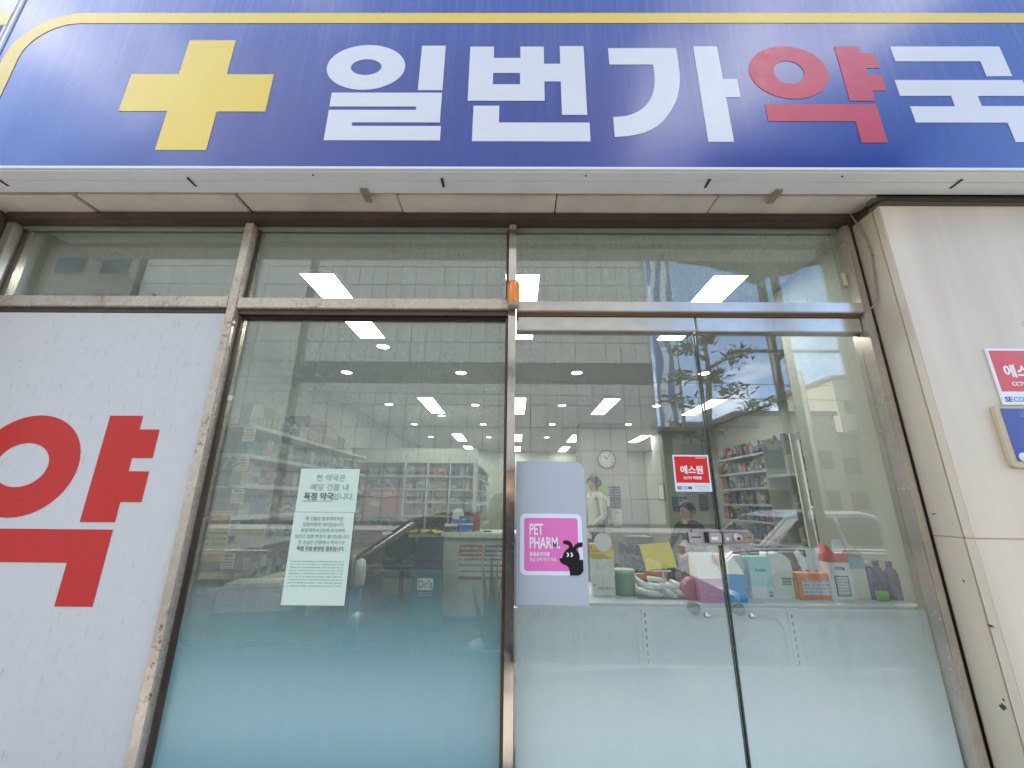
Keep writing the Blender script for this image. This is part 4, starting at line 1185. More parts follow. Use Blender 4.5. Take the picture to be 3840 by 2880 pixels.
def fill(first, total, hmax, rnd, cols, kinds=('box', 'box', 'box', 'bottle')):
    its = list(first)
    tot = sum(i[3][0] + .01 for i in its)
    last = its[-1][1] if its else None
    while tot < total:
        c = rnd.choice([k for k in cols if k != last])
        a = rnd.choice([k for k in cols if k != c])
        w = rnd.uniform(.06, .13)
        k = rnd.choice(kinds)
        h = rnd.uniform(.55, 1.0) * hmax
        if k == 'bottle': w = rnd.uniform(.05, .075)
        its.append((k, c, a, (w, w if k == 'bottle' else rnd.uniform(.05, .12) if k == 'box' else rnd.uniform(.02, .035), h)))
        tot += w + .01
        last = c
    return its
R1 = random.Random(3)
stock(fill([(B, 'teal', 'green', (.20, .1, .12)), (B, 'black', 'grey', (.06, .06, .15)), (B, 'white', 'pink', (.11, .08, .17)), (B, 'grey', 'white', (.08, .08, .14)), (B, 'pale green', 'teal', (.13, .1, .17))], 2.6, .17, R1, rndc), lrun(3.58, LZ[1]), 'on the second left-wall shelf', LG)
stock(fill([(B, 'white', 'grey', (.14, .1, .19)), (B, 'white', 'black', (.12, .08, .16)), (B, 'black', 'pink', (.09, .08, .14)), (B, 'coral', 'teal', (.09, .08, .17)), (B, 'beige', 'brown', (.1, .08, .14))], 2.6, .17, R1, rndc), lrun(3.58, LZ[2]), 'on the third left-wall shelf', LG)
stock(fill([(B, 'grey', 'white', (.16, .1, .10)), (B, 'blue', 'navy', (.20, .1, .12)), (B, 'brown', 'grey', (.07, .08, .14)), (B, 'white', 'pink', (.12, .08, .18))], 2.6, .17, R1, rndc), lrun(3.60, LZ[3]), 'on the fourth left-wall shelf', LG)
stock(fill([(B, 'teal', 'light blue', (.12, .1, .13)), (Bo, 'white', 'grey', (.06, .06, .15)), (Bo, 'white', 'black', (.06, .06, .15)), (Bo, 'white', 'light blue', (.06, .06, .15)), (B, 'pale green', 'grey', (.13, .1, .13))], 2.6, .16, R1, ['white', 'grey', 'navy', 'teal', 'brown', 'light blue']), lrun(3.95, LZ[4]), 'on the fifth left-wall shelf', LG)
stock(fill([(B, 'brown', 'grey', (.1, .1, .2)), (B, 'grey', 'brown', (.1, .1, .2))], 2.4, .22, R1, ['brown', 'grey', 'navy', 'teal', 'white']), lrun(3.65, LZ[5], -2.32), 'on the lowest left-wall shelf', LG)
# price placards hung at the near end of each shelf
PLO = text_lines('#d8c9ae', '#b5713c', 0.022, 'orange_placard_print', .5, .40)
PLB = text_lines('#c9d6dc', '#2f6f9a', 0.022, 'blue_placard_print', .5, .40)
for z, x, mt, nm in ((1.985, -2.30, PLO, 'orange lined placard hung under the top left-wall shelf'), (1.728, -2.31, PLO, 'orange lined placard hung under the second left-wall shelf'), (1.473, -2.30, PLO, 'orange lined placard hung under the third left-wall shelf'),
                 (1.218, -2.29, PLB, 'blue lined placard hung under the fourth left-wall shelf'), (0.975, -2.28, PLB, 'blue lined placard hung under the fifth left-wall shelf')):
    r = thing('placard', nm, 'placard', (x, 3.47, z - .115), 'placards hung from the left wall shelves')
    MB().box(x - .052, x + .052, 3.468, 3.472, z - .115, z).build('card', plain('placard_edge', '#d9d4c6', 0.5), r, 0.001)
    MB().box(x - .045, x + .045, 3.4668, 3.4676, z - .108, z - .03).build('print_area', mt, r)
    MB().box(x - .04, x + .04, 3.4668, 3.4676, z - .026, z - .008).build('heading', text_lines('#d9d4c6', '#4e4a44', 0.03, 'heading_print', .8, .42), r)
# posters standing in front of the shelves
r = thing('yellow_poster', 'yellow and cream poster board leaning in front of the left shelving', 'poster', (-2.28, 3.3, 0.93))
MB().box(-2.375, -2.205, 3.30, 3.306, 0.935, 1.30).build('board', plain('poster_cream', '#d9cf9c', 0.5), r)
MB().box(-2.372, -2.208, 3.2985, 3.2995, 1.18, 1.297).build('heading', text_lines('#d9a92f', '#5e4a1e', 0.045, 'poster_heading', .5, .42), r)
MB().box(-2.372, -2.208, 3.2985, 3.2995, 0.975, 1.178).build('print_area', text_lines('#d9cf9c', '#6b6340', 0.04, 'poster_text', .45, .45), r)
MB().box(-2.372, -2.208, 3.2985, 3.2995, 0.937, 0.973).build('foot_band', plain('amber_band', '#c99a35', 0.5), r)
r = thing('small_poster', 'small cream and yellow-green poster right of the yellow one', 'poster', (-2.06, 3.4, 1.03))
MB().box(-2.20, -1.97, 3.38, 3.385, 1.03, 1.20).build('board', plain('poster_pale', '#cfd2bb', 0.5), r)
MB().box(-2.195, -1.975, 3.3785, 3.3795, 1.12, 1.165).build('yellow_band', text_lines('#c7b934', '#8c8a4a', 0.02, 'yellow_band_print', .6, .5), r)
# basket on the floor end
r = thing('tissue_carton', 'pale grey carton on a green base at the foot of the left shelving', 'carton', (-2.06, 3.5, 0.52))
MB().rbox((-2.09, 3.62, 0.56), (0.46, 0.30, 0.17), 0.15).build('carton_body', carton('#b5b3b0', '#8a8b8d'), r)
MB().rbox((-2.09, 3.62, 0.731), (0.40, 0.24, 0.02), 0.15).build('carton_lid', plain('pale_lid', '#c7c8c4', 0.5), r)
MB().rbox((-2.05, 3.64, 0.12), (0.58, 0.36, 0.4395), 0.15).build('base_block', plain('grey_green_block', '#667a70', 0.6), r)

# ------------------------------------------------------------------ plants
LEAF = plain('leaf_green', '#3f5a34', 0.45, var=0.25, scale=12)
LEAF2 = plain('leaf_grey_green', '#66755a', 0.5, var=0.2, scale=12)
def blade(m, base, tip, w, sag=0.0, n=6, mat=0):
    b, t_ = Vector(base), Vector(tip)
    ax = (t_ - b)
    side = ax.cross(Vector((0, 1, 0.2)))
    side = side.normalized() if side.length > 1e-5 else Vector((1, 0, 0))
    vs, fs = [], []
    for i in range(n + 1):
        u = i / n
        p = b + ax * u + Vector((0, 0, -sag * u * u))
        ww = w * (0.35 + 1.3 * u * (1 - u) * 2) * (1 - u ** 3)
        q = Vector((0, -0.25 * ww, 0))
        vs += [p - side * ww, p + q, p + side * ww]
    for i in range(n):
        a = i * 3
        fs += [(a, a + 1, a + 4, a + 3), (a + 1, a + 2, a + 5, a + 4)]
    m.add(vs, fs, mat, True)
rl = random.Random(5)
r = thing('potted_plant', 'sword leaved plant in a white pot behind the window, by the centre mullion', 'plant', (-0.12, 2.12, 0.12))
MB().lathe((-0.10, 2.12, 0.12), [(0, 0), (.07, 0), (.085, .3), (.10, .62), (.106, .645), (.092, .65), (.088, .60), (0, .59)], 28).build('pot', plain('white_pot', '#dfe0da', 0.35, var=0.03), r)
MB().lathe((-0.10, 2.12, 0.705), [(0, 0), (.085, 0), (.085, .012), (0, .016)], 20).build('soil', plain('potting_soil', '#3c3028', 0.9, var=.3, scale=40), r)
for k, (dx, z, dy) in enumerate(((-.10, 1.02, 0), (-.055, 1.12, .02), (-.01, 1.18, 0), (.02, 1.15, .03), (.045, 1.08, -.01), (-.075, .95, -.02), (.0, 1.06, -.03), (.07, 1.0, .02))):
    m = MB(); blade(m, (-.10 + dx * .15, 2.12 + dy * .5, .71), (-.10 + dx, 2.12 + dy, z), .016, 0.01)
    m.build('leaf', LEAF2, r)
r = thing('palm_plant', 'thin leaved palm in a dark pot in the left front corner', 'plant', (-2.42, 3.2, 0.12))
MB().lathe((-2.42, 3.2, 0.12), [(0, 0), (.11, 0), (.15, .28), (.14, .29), (0, .26)], 20).build('pot', plain('dark_pot', '#3a3633', 0.5), r)
MB().tube(smooth([(-2.42, 3.2, .36), (-2.40, 3.2, .9), (-2.43, 3.21, 1.35), (-2.40, 3.2, 1.5)]), [.02] * 9 + [.016] * 8 + [.012] * 8, 8).build('stem', plain('palm_stem', '#8a8468', 0.7), r)
for k in range(16):
    a = 2 * PI * k / 16 + rl.uniform(-.2, .2)
    ln = rl.uniform(.28, .44)
    m = MB(); blade(m, (-2.40, 3.2, 1.48), (-2.40 + math.cos(a) * ln * .8, 3.2 + math.sin(a) * ln * .4, 1.48 + rl.uniform(.10, .42)), .014, rl.uniform(.05, .16))
    m.build('leaf', LEAF, r)

# ------------------------------------------------------------------ sanitiser stand and teal display board
r = thing('sanitiser_stand', 'white dispenser on a slim blue floor stand, right of the paper notices', 'stand', (-1.14, 3.2, 0.12))
MB().box(-1.17, -1.10, 3.18, 3.23, 0.14, 0.80).build('blue_post', plain('azure_post', '#3f86b5', 0.4, var=.05), r, .004)
MB().box(-1.26, -1.02, 3.1, 3.32, 0.12, 0.1395).build('foot_plate', plain('azure_post', '#3f86b5', 0.4), r, .004)
MB().lathe((-1.12, 3.2, 0.8005), [(0, 0), (.035, 0), (.04, .02), (.04, .12), (.03, .17), (0, .185)], 18).build('bottle', plain('milky_plastic', '#c9cdc9', 0.35), r)
MB().box(-1.185, -1.165, 3.19, 3.22, 0.80, 1.0).build('dispenser_back', plain('grey_plastic', '#9da09d', 0.4), r, .003)
r = thing('teal_display', 'navy and teal display board lettered at its middle, standing at the counter end', 'display', (-0.91, 4.6, 0.12))
plate('board', [[(-1.09, 0.125), (-0.735, 0.125), (-0.755, 1.02), (-1.02, 1.02), (-1.05, .9)]], 4.6, 0.03, plain('teal_board', '#1d6673', 0.5, var=.1, scale=3), r)
plate('navy_top', [[(-1.062, 0.70), (-0.749, 0.70), (-0.757, 1.018), (-1.018, 1.018), (-1.048, .9)]], 4.598, 0.0015, plain('navy_board', '#1f3049', 0.5, var=.2, scale=4), r)
plate('logo_field', [rrect(-1.004, -0.838, 0.503, 0.615, 0.02)], 4.598, 0.0015, plain('white_label', '#e9e9e6', 0.4), r)
text("Dr's", -0.921, 0.528, 4.5965, 0.068, plain('teal_print', '#2f7f86', 0.5), r, 'CENTER', 0.02, .95)
MB().box(-0.99, -0.85, 4.5975, 4.599, 0.445, 0.485).build('print_area', text_lines('#1d6673', '#a9c6c8', 0.022, 'pale_teal_print', .5, .42), r)

# ------------------------------------------------------------------ counter
CT = thing('counter', 'white pharmacy service counter with posters on its front', 'counter', (-0.02, 5.2, 0.12))
CW = plain('white_counter_panel', '#b9bab3', 0.5, var=0.04)
MB().box(-0.83, 0.85, 4.95, 5.45, 0.18, 0.985).build('front_panel', CW, CT)
MB().box(-0.83, 0.85, 4.99, 5.45, 0.12, 0.18).build('plinth', plain('grey_plinth', '#8d8c86', 0.6), CT)
MB().box(-0.86, 0.88, 4.91, 5.50, 0.986, 1.040).build('worktop', plain('white_worktop', '#dedfd9', 0.35, var=.03), CT, .004)
CP = [(-0.625, -0.365, '#8a5347', 'brown headed price poster on the counter front'), (-0.34, -0.08, '#5b7590', 'blue headed price poster on the counter front')]
for x0, x1, hc, lab in CP:
    r = thing('counter_poster', lab, 'poster', ((x0 + x1) / 2, 4.945, .56), 'posters on the counter front')
    MB().box(x0, x1, 4.942, 4.949, .555, .92).build('sheet', text_lines('#c9c9c9', '#4d4a48', 0.062, 'counter_poster_text', .34, .42), r)
    MB().box(x0 + .002, x1 - .002, 4.9405, 4.9418, .79, .918).build('heading', text_lines(hc, '#d8cfc6', 0.05, 'poster_head' + hc, .5, .46), r)
    MB().box(x0 + .002, x1 - .002, 4.9405, 4.9418, .557, .572).build('foot_band', plain('band' + hc, hc, .5), r)
dk = thing('back_desk', 'long white desk behind the counter, in front of the medicine cabinet', 'desk', (-1.5, 6.2, 0.12))
MB().box(-2.2, -0.80, 5.95, 6.45, 0.885, 0.93).build('desk_top', CW, dk, .004)
MB().box(-2.2, -2.16, 5.97, 6.43, 0.12, 0.884).box(-0.85, -0.81, 5.97, 6.43, 0.12, 0.884).build('leg_panel', CW, dk)
MB().box(-2.158, -0.852, 6.38, 6.40, 0.3, 0.884).build('modesty_panel', plain('desk_back_grey', '#8f938d', .6), dk)
# things on the counter and desk
def simple(nm, lab, cat, parts, group=None):
    xs = [p for p in parts]
    b0 = parts[0][1]
    r = thing(nm, lab, cat, ((b0[0] + b0[1]) / 2, (b0[2] + b0[3]) / 2, b0[4]), group)
    for pn, b_, mt in parts:
        MB().box(*b_).build(pn, mt, r, .002)
    return r
simple('wipes_carton', 'bright blue and white carton on the counter top', 'carton', [('carton_body', (-.655, -.49, 5.05, 5.15, 1.041, 1.16), carton('#2f6fb4', '#dfe6ee')), ('white_band', (-.655, -.49, 5.0485, 5.0495, 1.12, 1.135), plain('white_card', '#eef0ee', .45)), ('carton_top', (-.655, -.49, 5.05, 5.15, 1.1605, 1.215), carton('#2f6fb4', '#dfe6ee'))])
simple('red_folder', 'red and white upright pack behind the blue carton', 'pack', [('pack_body', (-.56, -.42, 5.2, 5.24, 1.041, 1.235), carton('#b04a44', '#e8dede'))])
simple('dark_carton', 'dark printed carton with a white top band, left of the blue carton', 'carton', [('carton_body', (-.825, -.665, 5.02, 5.12, 1.041, 1.10), carton('#3b4148', '#c9d0d4')), ('white_band', (-.825, -.665, 5.02, 5.12, 1.1005, 1.128), carton('#d8d9d4', '#33373b'))])
r = thing('round_display', 'white arch topped display card with blue base on the counter', 'display', (-.70, 5.3, 1.041))
plate('arch_card', [[(-.77, 1.17), (-.63, 1.17)] + arc(-.70, 1.23, .07, 0, PI, 12)], 5.28, .004, plain('white_card', '#eef0ee', .45), r)
MB().box(-.775, -.625, 5.275, 5.33, 1.041, 1.169).build('base_box', carton('#4d86b0', '#dfe6ee'), r)
o = MB().lathe((-0.32, 5.1, 1.0405), [(0, 0), (.05, 0), (.055, .012), (0, .018)], 18).build('small_dish', LEAF2); tag(o, 'small green dish on the counter top', 'dish')
m = MB(); n_ = 9; rr = random.Random(9)
vs = []
for j in range(n_):
    for i in range(n_):
        u, v = i / (n_ - 1) - .5, j / (n_ - 1) - .5
        vs.append((-1.0 + u * .36, 4.80 + v * .18, 1.052 + rr.uniform(0, .05) * (1 - abs(u) * 1.7) + .0))
k = len(vs)
vs += [(x, y, z - .012) for x, y, z in vs]
fs = [(j * n_ + i, j * n_ + i + 1, (j + 1) * n_ + i + 1, (j + 1) * n_ + i) for j in range(n_ - 1) for i in range(n_ - 1)]
fs += [tuple(a + k for a in f[::-1]) for f in fs]
o = m.add(vs, fs, 0, True).build('cloth', plain('yellow_cloth', '#cdb23e', .8, var=.2, scale=20)); tag(o, 'crumpled yellow cloth lying over the dark display by the counter', 'cloth')
r = thing('cloth_table', 'small grey side table holding the yellow cloth', 'table', (-1.0, 4.8, .12))
MB().box(-1.16, -.84, 4.7, 4.9, 1.0, 1.038).build('table_top', plain('desk_back_grey', '#8f938d', .6), r, .003)
MB().box(-1.02, -.98, 4.78, 4.82, .12, .9995).build('leg', plain('desk_back_grey', '#8f938d', .6), r)
# sacks and office chair
for i in range(5):
    r_ = random.Random(20 + i)
    b_ = MB().rbox((-1.70 + r_.uniform(-.02, .02), 4.85, .62 + i * .104), (.33, .26, .102), r_.uniform(-.08, .08)).build('brown_carton', carton('#6d563f', '#2a2018'), None, .006)
    tag(b_, ('bottom', 'second', 'middle', 'fourth', 'topmost')[i] + ' brown carton of the stack right of the paper notices', 'carton', 'stacked brown cartons')
tag(MB().rbox((-1.70, 4.85, .12), (.42, .36, .4995), 0).build('stool_block', plain('dark_brown_block', '#4a3c30', .6)), 'dark brown block under the stack of brown cartons', 'block')
r = thing('office_chair', 'black office chair behind the counter, in front of the long desk', 'chair', (-1.43, 5.6, .12))
BLK = plain('black_chair_fabric', '#1f2022', .7)
MB().lathe((-1.43, 5.6, .56), [(0, 0), (.22, 0), (.25, .03), (.24, .08), (0, .09)], 20).build('seat', BLK, r)
plate('backrest', [rrect(-1.62, -1.24, .70, 1.0, .12)], 5.40, .06, BLK, r)
plate('headrest', [ellipse(-1.46, 1.06, .10, .085)], 5.40, .07, BLK, r)
MB().tube([(-1.43, 5.6, .16), (-1.43, 5.6, .559)], .03, 12).build('column', plain('chair_metal', '#555', .4) if False else plain('chair_metal', '#565656', .4, .6), r)
for k in range(5):
    a = 2 * PI * k / 5
    MB().tube([(-1.43 + .031 * math.cos(a), 5.6 + .031 * math.sin(a), .19), (-1.43 + .28 * math.cos(a), 5.6 + .28 * math.sin(a), .145)], [.02, .016], 8).build('base_arm', plain('chair_metal', '#565656', .4, .6), r)
MB().box(-1.45, -1.41, 5.46, 5.49, .64, .72).build('back_bracket', BLK, r)

# ------------------------------------------------------------------ prescription cabinet
cb = thing('medicine_cabinet', 'big white cubby hole medicine cabinet behind the counter', 'cabinet', (-1.68, 7.2, .12))
CX = [-2.72, -1.86, -1.475, -1.10, -0.69]
CZ = [0.88, 1.14, 1.355, 1.565, 1.78, 2.0]
MB().box(-2.75, -0.665, 7.0, 7.45, 2.006, 2.25).build('header_board', plain('white_header', '#b4b6af', .5, var=.03), cb)
MB().box(-2.75, -0.665, 7.43, 7.45, .12, 2.005).build('back_panel', plain('cabinet_back', '#b9bbb4', .6), cb)
for x in CX:
    MB().box(x - .014, x + .014, 7.0, 7.429, .12, 2.005).build('divider', SHELF_IN, cb)
for i in range(4):
    for z in CZ[:-1]:
        MB().box(CX[i] + .0145, CX[i + 1] - .0145, 7.005, 7.429, z - .011, z + .011).build('cubby_shelf', SHELF_IN, cb)
MB().box(-2.70, -0.70, 7.03, 7.42, .125, .868).build('lower_doors', plain('lower_door_white', '#c3c4bd', .5), cb)
CG = 'packages in the medicine cabinet'
rown = {1.14: 'fourth', 1.355: 'third', 1.565: 'second', 1.78: 'top', .88: 'lowest'}
def cubby(i, z, spec):
    def f(off, size):
        return (CX[i] + .025 + off, 7.04 + size[1] / 2 + random.uniform(0, .03), z + .0115), random.uniform(-.04, .04)
    stock(spec, f, 'in the %s cabinet row, %s bay' % (rown[z], ('first', 'second', 'third', 'last')[i]), CG)
R2 = random.Random(11)
def mixrow(cols, total, hmax):
    return fill([], total, hmax, R2, cols, ('box',))
cubby(0, 1.78, mixrow(['grey', 'navy', 'brown', 'light blue', 'white'], .62, .17))
cubby(0, 1.565, mixrow(['white', 'grey', 'navy', 'beige'], .62, .17))
cubby(0, .88, mixrow(['white', 'navy', 'grey', 'teal'], .62, .2))
cubby(1, 1.78, [(B, 'white', 'light blue', (.12, .1, .17)), (B, 'grey', 'navy', (.08, .1, .15)), (B, 'pink', 'grey', (.08, .1, .16))])
cubby(1, 1.565, [(B, 'white', 'grey', (.1, .1, .08)), (B, 'grey', 'black', (.05, .1, .1)), (B, 'white', 'teal', (.15, .1, .16))])
cubby(1, 1.355, [(B, 'white', 'black', (.22, .12, .18)), (B, 'grey', 'white', (.06, .1, .15))])
cubby(1, 1.14, [(B, 'blue', 'navy', (.10, .1, .18)), (B, 'white', 'grey', (.08, .1, .1)), (B, 'pale green', 'white', (.08, .1, .14))])
cubby(1, .88, [(B, 'white', 'grey', (.06, .1, .2)), (B, 'brown', 'pink', (.2, .1, .15))])
cubby(2, 1.78, [(B, 'beige', 'coral', (.07, .1, .13)), (B, 'coral', 'beige', (.07, .1, .13)), (B, 'beige', 'red', (.07, .1, .14)), (B, 'orange', 'beige', (.07, .1, .13))])
cubby(2, 1.565, [(B, 'pink', 'white', (.1, .1, .14)), (B, 'coral', 'pink', (.09, .1, .13)), (B, 'pink', 'red', (.1, .1, .14))])
cubby(2, 1.355, [(B, 'pale green', 'yellow', (.09, .1, .17)), (B, 'yellow', 'black', (.12, .1, .17)), (B, 'pale green', 'green', (.07, .1, .16))])
cubby(2, 1.14, [(B, 'yellow', 'orange', (.11, .12, .12)), (B, 'orange', 'yellow', (.10, .12, .16)), (B, 'yellow', 'brown', (.10, .12, .11))])
cubby(2, .88, [(B, 'brown', 'pink', (.15, .1, .12)), (B, 'red', 'grey', (.1, .1, .1))])
cubby(3, 1.78, [(B, 'blue', 'navy', (.06, .1, .18)), (B, 'purple', 'blue', (.06, .1, .17)), (B, 'light blue', 'white', (.09, .1, .17)), (B, 'white', 'light blue', (.06, .1, .15))])
cubby(3, 1.565, [(B, 'black', 'white', (.1, .1, .13)), (B, 'green', 'black', (.07, .1, .12)), (B, 'yellow', 'beige', (.12, .1, .16))])
cubby(3, 1.355, [(B, 'white', 'black', (.08, .1, .08)), (B, 'beige', 'white', (.06, .1, .12))])
cubby(3, 1.14, [(B, 'white', 'grey', (.07, .1, .10)), (B, 'grey', 'white', (.1, .1, .12))])
r = thing('red_poster', 'dull red mask sale poster hung over the cabinet', 'poster', (-2.15, 6.99, 1.135))
MB().box(-2.52, -1.875, 6.985, 6.992, 1.15, 1.56).build('sheet', plain('dull_red_sheet', '#8d4b45', .55, var=.15, scale=5), r)
text('마스크', -2.40, 1.44, 6.9835, .075, plain('cream_print', '#d9c9b0', .5), r, 'LEFT', .03)
text('특가!', -2.13, 1.44, 6.9835, .075, plain('gold_print', '#c9a63f', .5), r, 'LEFT', .03)
text('4묶음', -2.42, 1.30, 6.9835, .065, plain('cream_print', '#d9c9b0', .5), r, 'LEFT', .03)
# side unit running back from the cabinet
su = thing('side_shelving', 'white shelf unit running back from the right end of the medicine cabinet', 'shelving', (-.75, 9.0, .12))
MB().box(-1.05, -.98, 7.5, 10.6, .12, 2.0).build('back_panel', plain('cabinet_back', '#b9bbb4', .6), su)
for z in (.6, .88, 1.14, 1.355, 1.565, 1.78, 2.0):
    MB().box(-.979, -.64, 7.5, 10.6, z - .012, z + .012).build('shelf_board', SHELF_IN, su)
for y in (7.5, 8.53, 9.56, 10.58):
    MB().box(-.979, -.642, y - .014, y + .014, 2.013, 2.05).build('top_trim', SHELF_IN, su)
R4 = random.Random(31)
for z, nm in ((1.78, 'top'), (1.565, 'second'), (1.355, 'third'), (1.14, 'fourth')):
    def srun(off, size, z=z):
        return (-.66 - size[1] / 2 + R4.uniform(-.02, 0), 7.58 + off * 2.6, z + .0125), PI / 2
    stock(fill([], 1.0, .16, R4, ['white', 'grey', 'beige', 'navy', 'light blue'], ('box',)), srun, 'on the %s side-unit shelf' % nm, 'packages on the side shelf unit')

# ------------------------------------------------------------------ pillars, doorway, posters at the back
def pillar(lab, x0, x1, y0, y1):
    return tag(MB().box(x0, x1, y0, y1, .125, 2.895).build('pillar', IW), lab, 'pillar')
pillar('white square pillar carrying the wall clock', 1.31, 2.20, 8.0, 8.7)
pillar('white pillar against the right wall with a blue poster on it', 3.22, 4.06, 8.85, 9.6)
tag(MB().box(2.25, 3.1, 12.6, 12.66, .125, 2.5).build('doorway', DARKWALL), 'dark grey doorway at the back, right of the clock pillar', 'doorway')
ck = thing('wall_clock', 'round wall clock high on the white pillar', 'clock', (1.79, 7.99, 2.05))
def disc(nm, cx, cz, r0, y, th, mt, par, n=40):
    return plate(nm, [ellipse(cx, cz, r0, r0, n)], y, th, mt, par)
disc('clock_face', 1.785, 2.19, .155, 7.975, .018, plain('clock_white', '#cfd3ca', .4), ck)
plate('clock_rim', [ellipse(1.785, 2.19, .178, .178), ellipse(1.785, 2.19, .1555, .1555, rev=True)], 7.965, .03, plain('clock_rim_grey', '#74797a', .35), ck)
HB = plain('black_print', '#0d0c10', .4)
plate('clock_hand', [[(1.779, 2.185), (1.791, 2.185), (1.735, 2.265), (1.728, 2.26)]], 7.972, .002, HB, ck)
plate('clock_hand', [[(1.780, 2.19), (1.790, 2.186), (1.86, 2.285), (1.853, 2.29)]], 7.969, .002, HB, ck)
for k in range(12):
    a = 2 * PI * k / 12
    disc('hour_mark', 1.785 + .128 * math.cos(a), 2.19 + .128 * math.sin(a), .011, 7.9735, .001, HB, ck, 10)
PD = text_lines('#3b4148', '#8d8f98', 0.05, 'dark_poster_print', .6, .45)
tag(MB().box(1.785, 2.015, 7.990, 7.996, 1.27, 1.68).build('dark_poster', PD), 'dark picture poster on the clock pillar', 'poster')
r = thing('wall_calendar', 'white calendar sheet below the dark poster on the clock pillar', 'calendar', (1.93, 7.99, .95))
MB().box(1.855, 2.012, 7.990, 7.996, .95, 1.262).build('sheet', plain('calendar_white', '#cdd0c9', .6), r)
text('30', 1.935, 1.18, 7.9885, .04, plain('grey_print', '#77756f', .5), r, 'CENTER', .02)
tag(MB().box(3.30, 3.61, 8.836, 8.843, 1.195, 1.515).build('blue_poster', text_lines('#2c4a63', '#7f9fb4', 0.06, 'blue_poster_print', .6, .44)), 'blue poster on the right-hand pillar', 'poster')
tag(MB().box(3.86, 4.03, 8.836, 8.843, 1.215, 1.555).build('dark_poster', PD), 'narrow dark poster right of the blue poster', 'poster')
r = thing('picture_frame', 'framed picture hung on the side of the right-hand pillar', 'picture', (3.21, 9.2, 1.42))
MB().box(3.205, 3.218, 8.98, 9.35, 1.42, 1.80).build('frame', plain('frame_grey', '#8b8a80', .5), r)
MB().box(3.203, 3.2045, 9.02, 9.31, 1.46, 1.76).build('picture', plain('picture_pale', '#c9ccbf', .5, var=.15), r)
# colourful rack beside the standing person
rk_ = thing('leaflet_rack', 'narrow rack of coloured packs beside the clock pillar', 'rack', (1.62, 7.7, .12))
MB().box(1.50, 1.75, 7.72, 7.75, .12, 1.5).build('rack_back', plain('rack_grey', '#6f736d', .5), rk_)
MB().box(1.50, 1.75, 7.60, 7.7195, .12, .16).build('rack_foot', plain('rack_grey', '#6f736d', .5), rk_)
cc = ['#84a45a', '#b9b9ad', '#a8584a', '#8f9aa0', '#a8584a', '#5c626a', '#8fa56a', '#c9c9bd']
for k, c_ in enumerate(cc):
    x = 1.515 + (k % 2) * .115; z = .72 + (k // 2) * .20
    MB().box(x, x + .105, 7.69, 7.719, z, z + .17).build('leaflet', carton(c_), rk_)
plate('round_header', [ellipse(1.62, 1.60, .13, .095)], 7.72, .02, plain('lime_header', '#7fa053', .5, var=.15), rk_)
# bluish boxes under the calendar
simple('blue_bin', 'grey-blue printer-like box in front of the clock pillar', 'box', [('box_body', (1.75, 2.25, 6.9, 7.3, .12, .74), carton('#566273', '#c5ccd2')), ('box_lid', (1.78, 2.22, 6.92, 7.28, .7405, .86), plain('grey_lid', '#8e939b', .5))])

# ------------------------------------------------------------------ right-hand shelving
rs = thing('wall_shelving', 'tall shelving along the right wall crowded with hanging packs and boxes', 'shelving', (3.8, 6.2, .12))
RZ = [2.11, 1.86, 1.62, 1.38, 1.14, .88, .55]
for z in RZ:
    MB().box(3.58, 4.06, 4.9, 7.4, z - .03, z).build('shelf_board', plain('greyish_shelf', '#9fa39d', .5), rs)
MB().box(4.061, 4.066, 4.9, 7.4, .5, 2.3).build('back_panel', plain('shelf_back_grey', '#b9bdb6', .6), rs)
for y in (4.9, 6.15, 7.4):
    MB().box(4.03, 4.06, y - .0145, y + .0145, .12, .519).build('foot_post', SHELF_IN, rs)
MB().box(3.6, 4.06, 4.92, 7.38, .12, .5195).build('base_cabinet', plain('base_cabinet_grey', '#b8b5ab', .5), rs)
R5 = random.Random(77)
RC = ['blue', 'teal', 'brown', 'grey', 'white', 'navy', 'light blue', 'pink', 'beige', 'red', 'purple', 'black']
for z, nm in zip(RZ, ('top', 'second', 'third', 'fourth', 'fifth', 'sixth', 'lowest')):
    def rrun(off, size, z=z):
        return (3.60 + size[1] / 2 + R5.uniform(0, .05), 7.36 - off, z + .0005), -PI / 2 + R5.uniform(-.05, .05)
    hm = .2 if z > 2 else .22
    stock(fill([], 2.3, min(hm, .215), R5, RC, ('box', 'pouch', 'box', 'pouch', 'bottle')), rrun, 'on the %s right-wall shelf' % nm, 'packages on the right wall shelving')
# end frame with three arched openings and a wire grid in front
af = thing('arched_end_frame', 'white shelf end frame with three arched openings behind the right door', 'frame', (2.65, 3.62, .12))
def arch(x0, x1, z0, z1):
    r0 = (x1 - x0) * .42
    return [(x0, z0), (x0, z1)] + [(x1 - r0, z1)] + [(x1 - r0 + r0 * math.sin(a), z1 - r0 + r0 * math.cos(a)) for a in [k * PI / 16 for k in range(1, 9)]] + [(x1, z0)]
plate('end_panel', [[(2.46, .12), (2.80, .12), (2.80, 2.0), (2.46, 2.0)], arch(2.535, 2.765, 1.672, 1.945), arch(2.515, 2.735, 1.365, 1.625), arch(2.515, 2.73, 1.06, 1.305)], 3.62, .02, plain('pale_frame_white', '#cfd4ca', .5, var=.04), af)
for z in (1.03, 1.335, 1.645):
    MB().box(2.46, 2.80, 3.6405, 4.05, z - .012, z + .012).build('shelf_board', SHELF_IN, af)
MB().box(2.46, 2.80, 4.0505, 4.06, .9, 2.0).build('back_panel', plain('arch_back_grey', '#9ba097', .5), af)
R6 = random.Random(8)
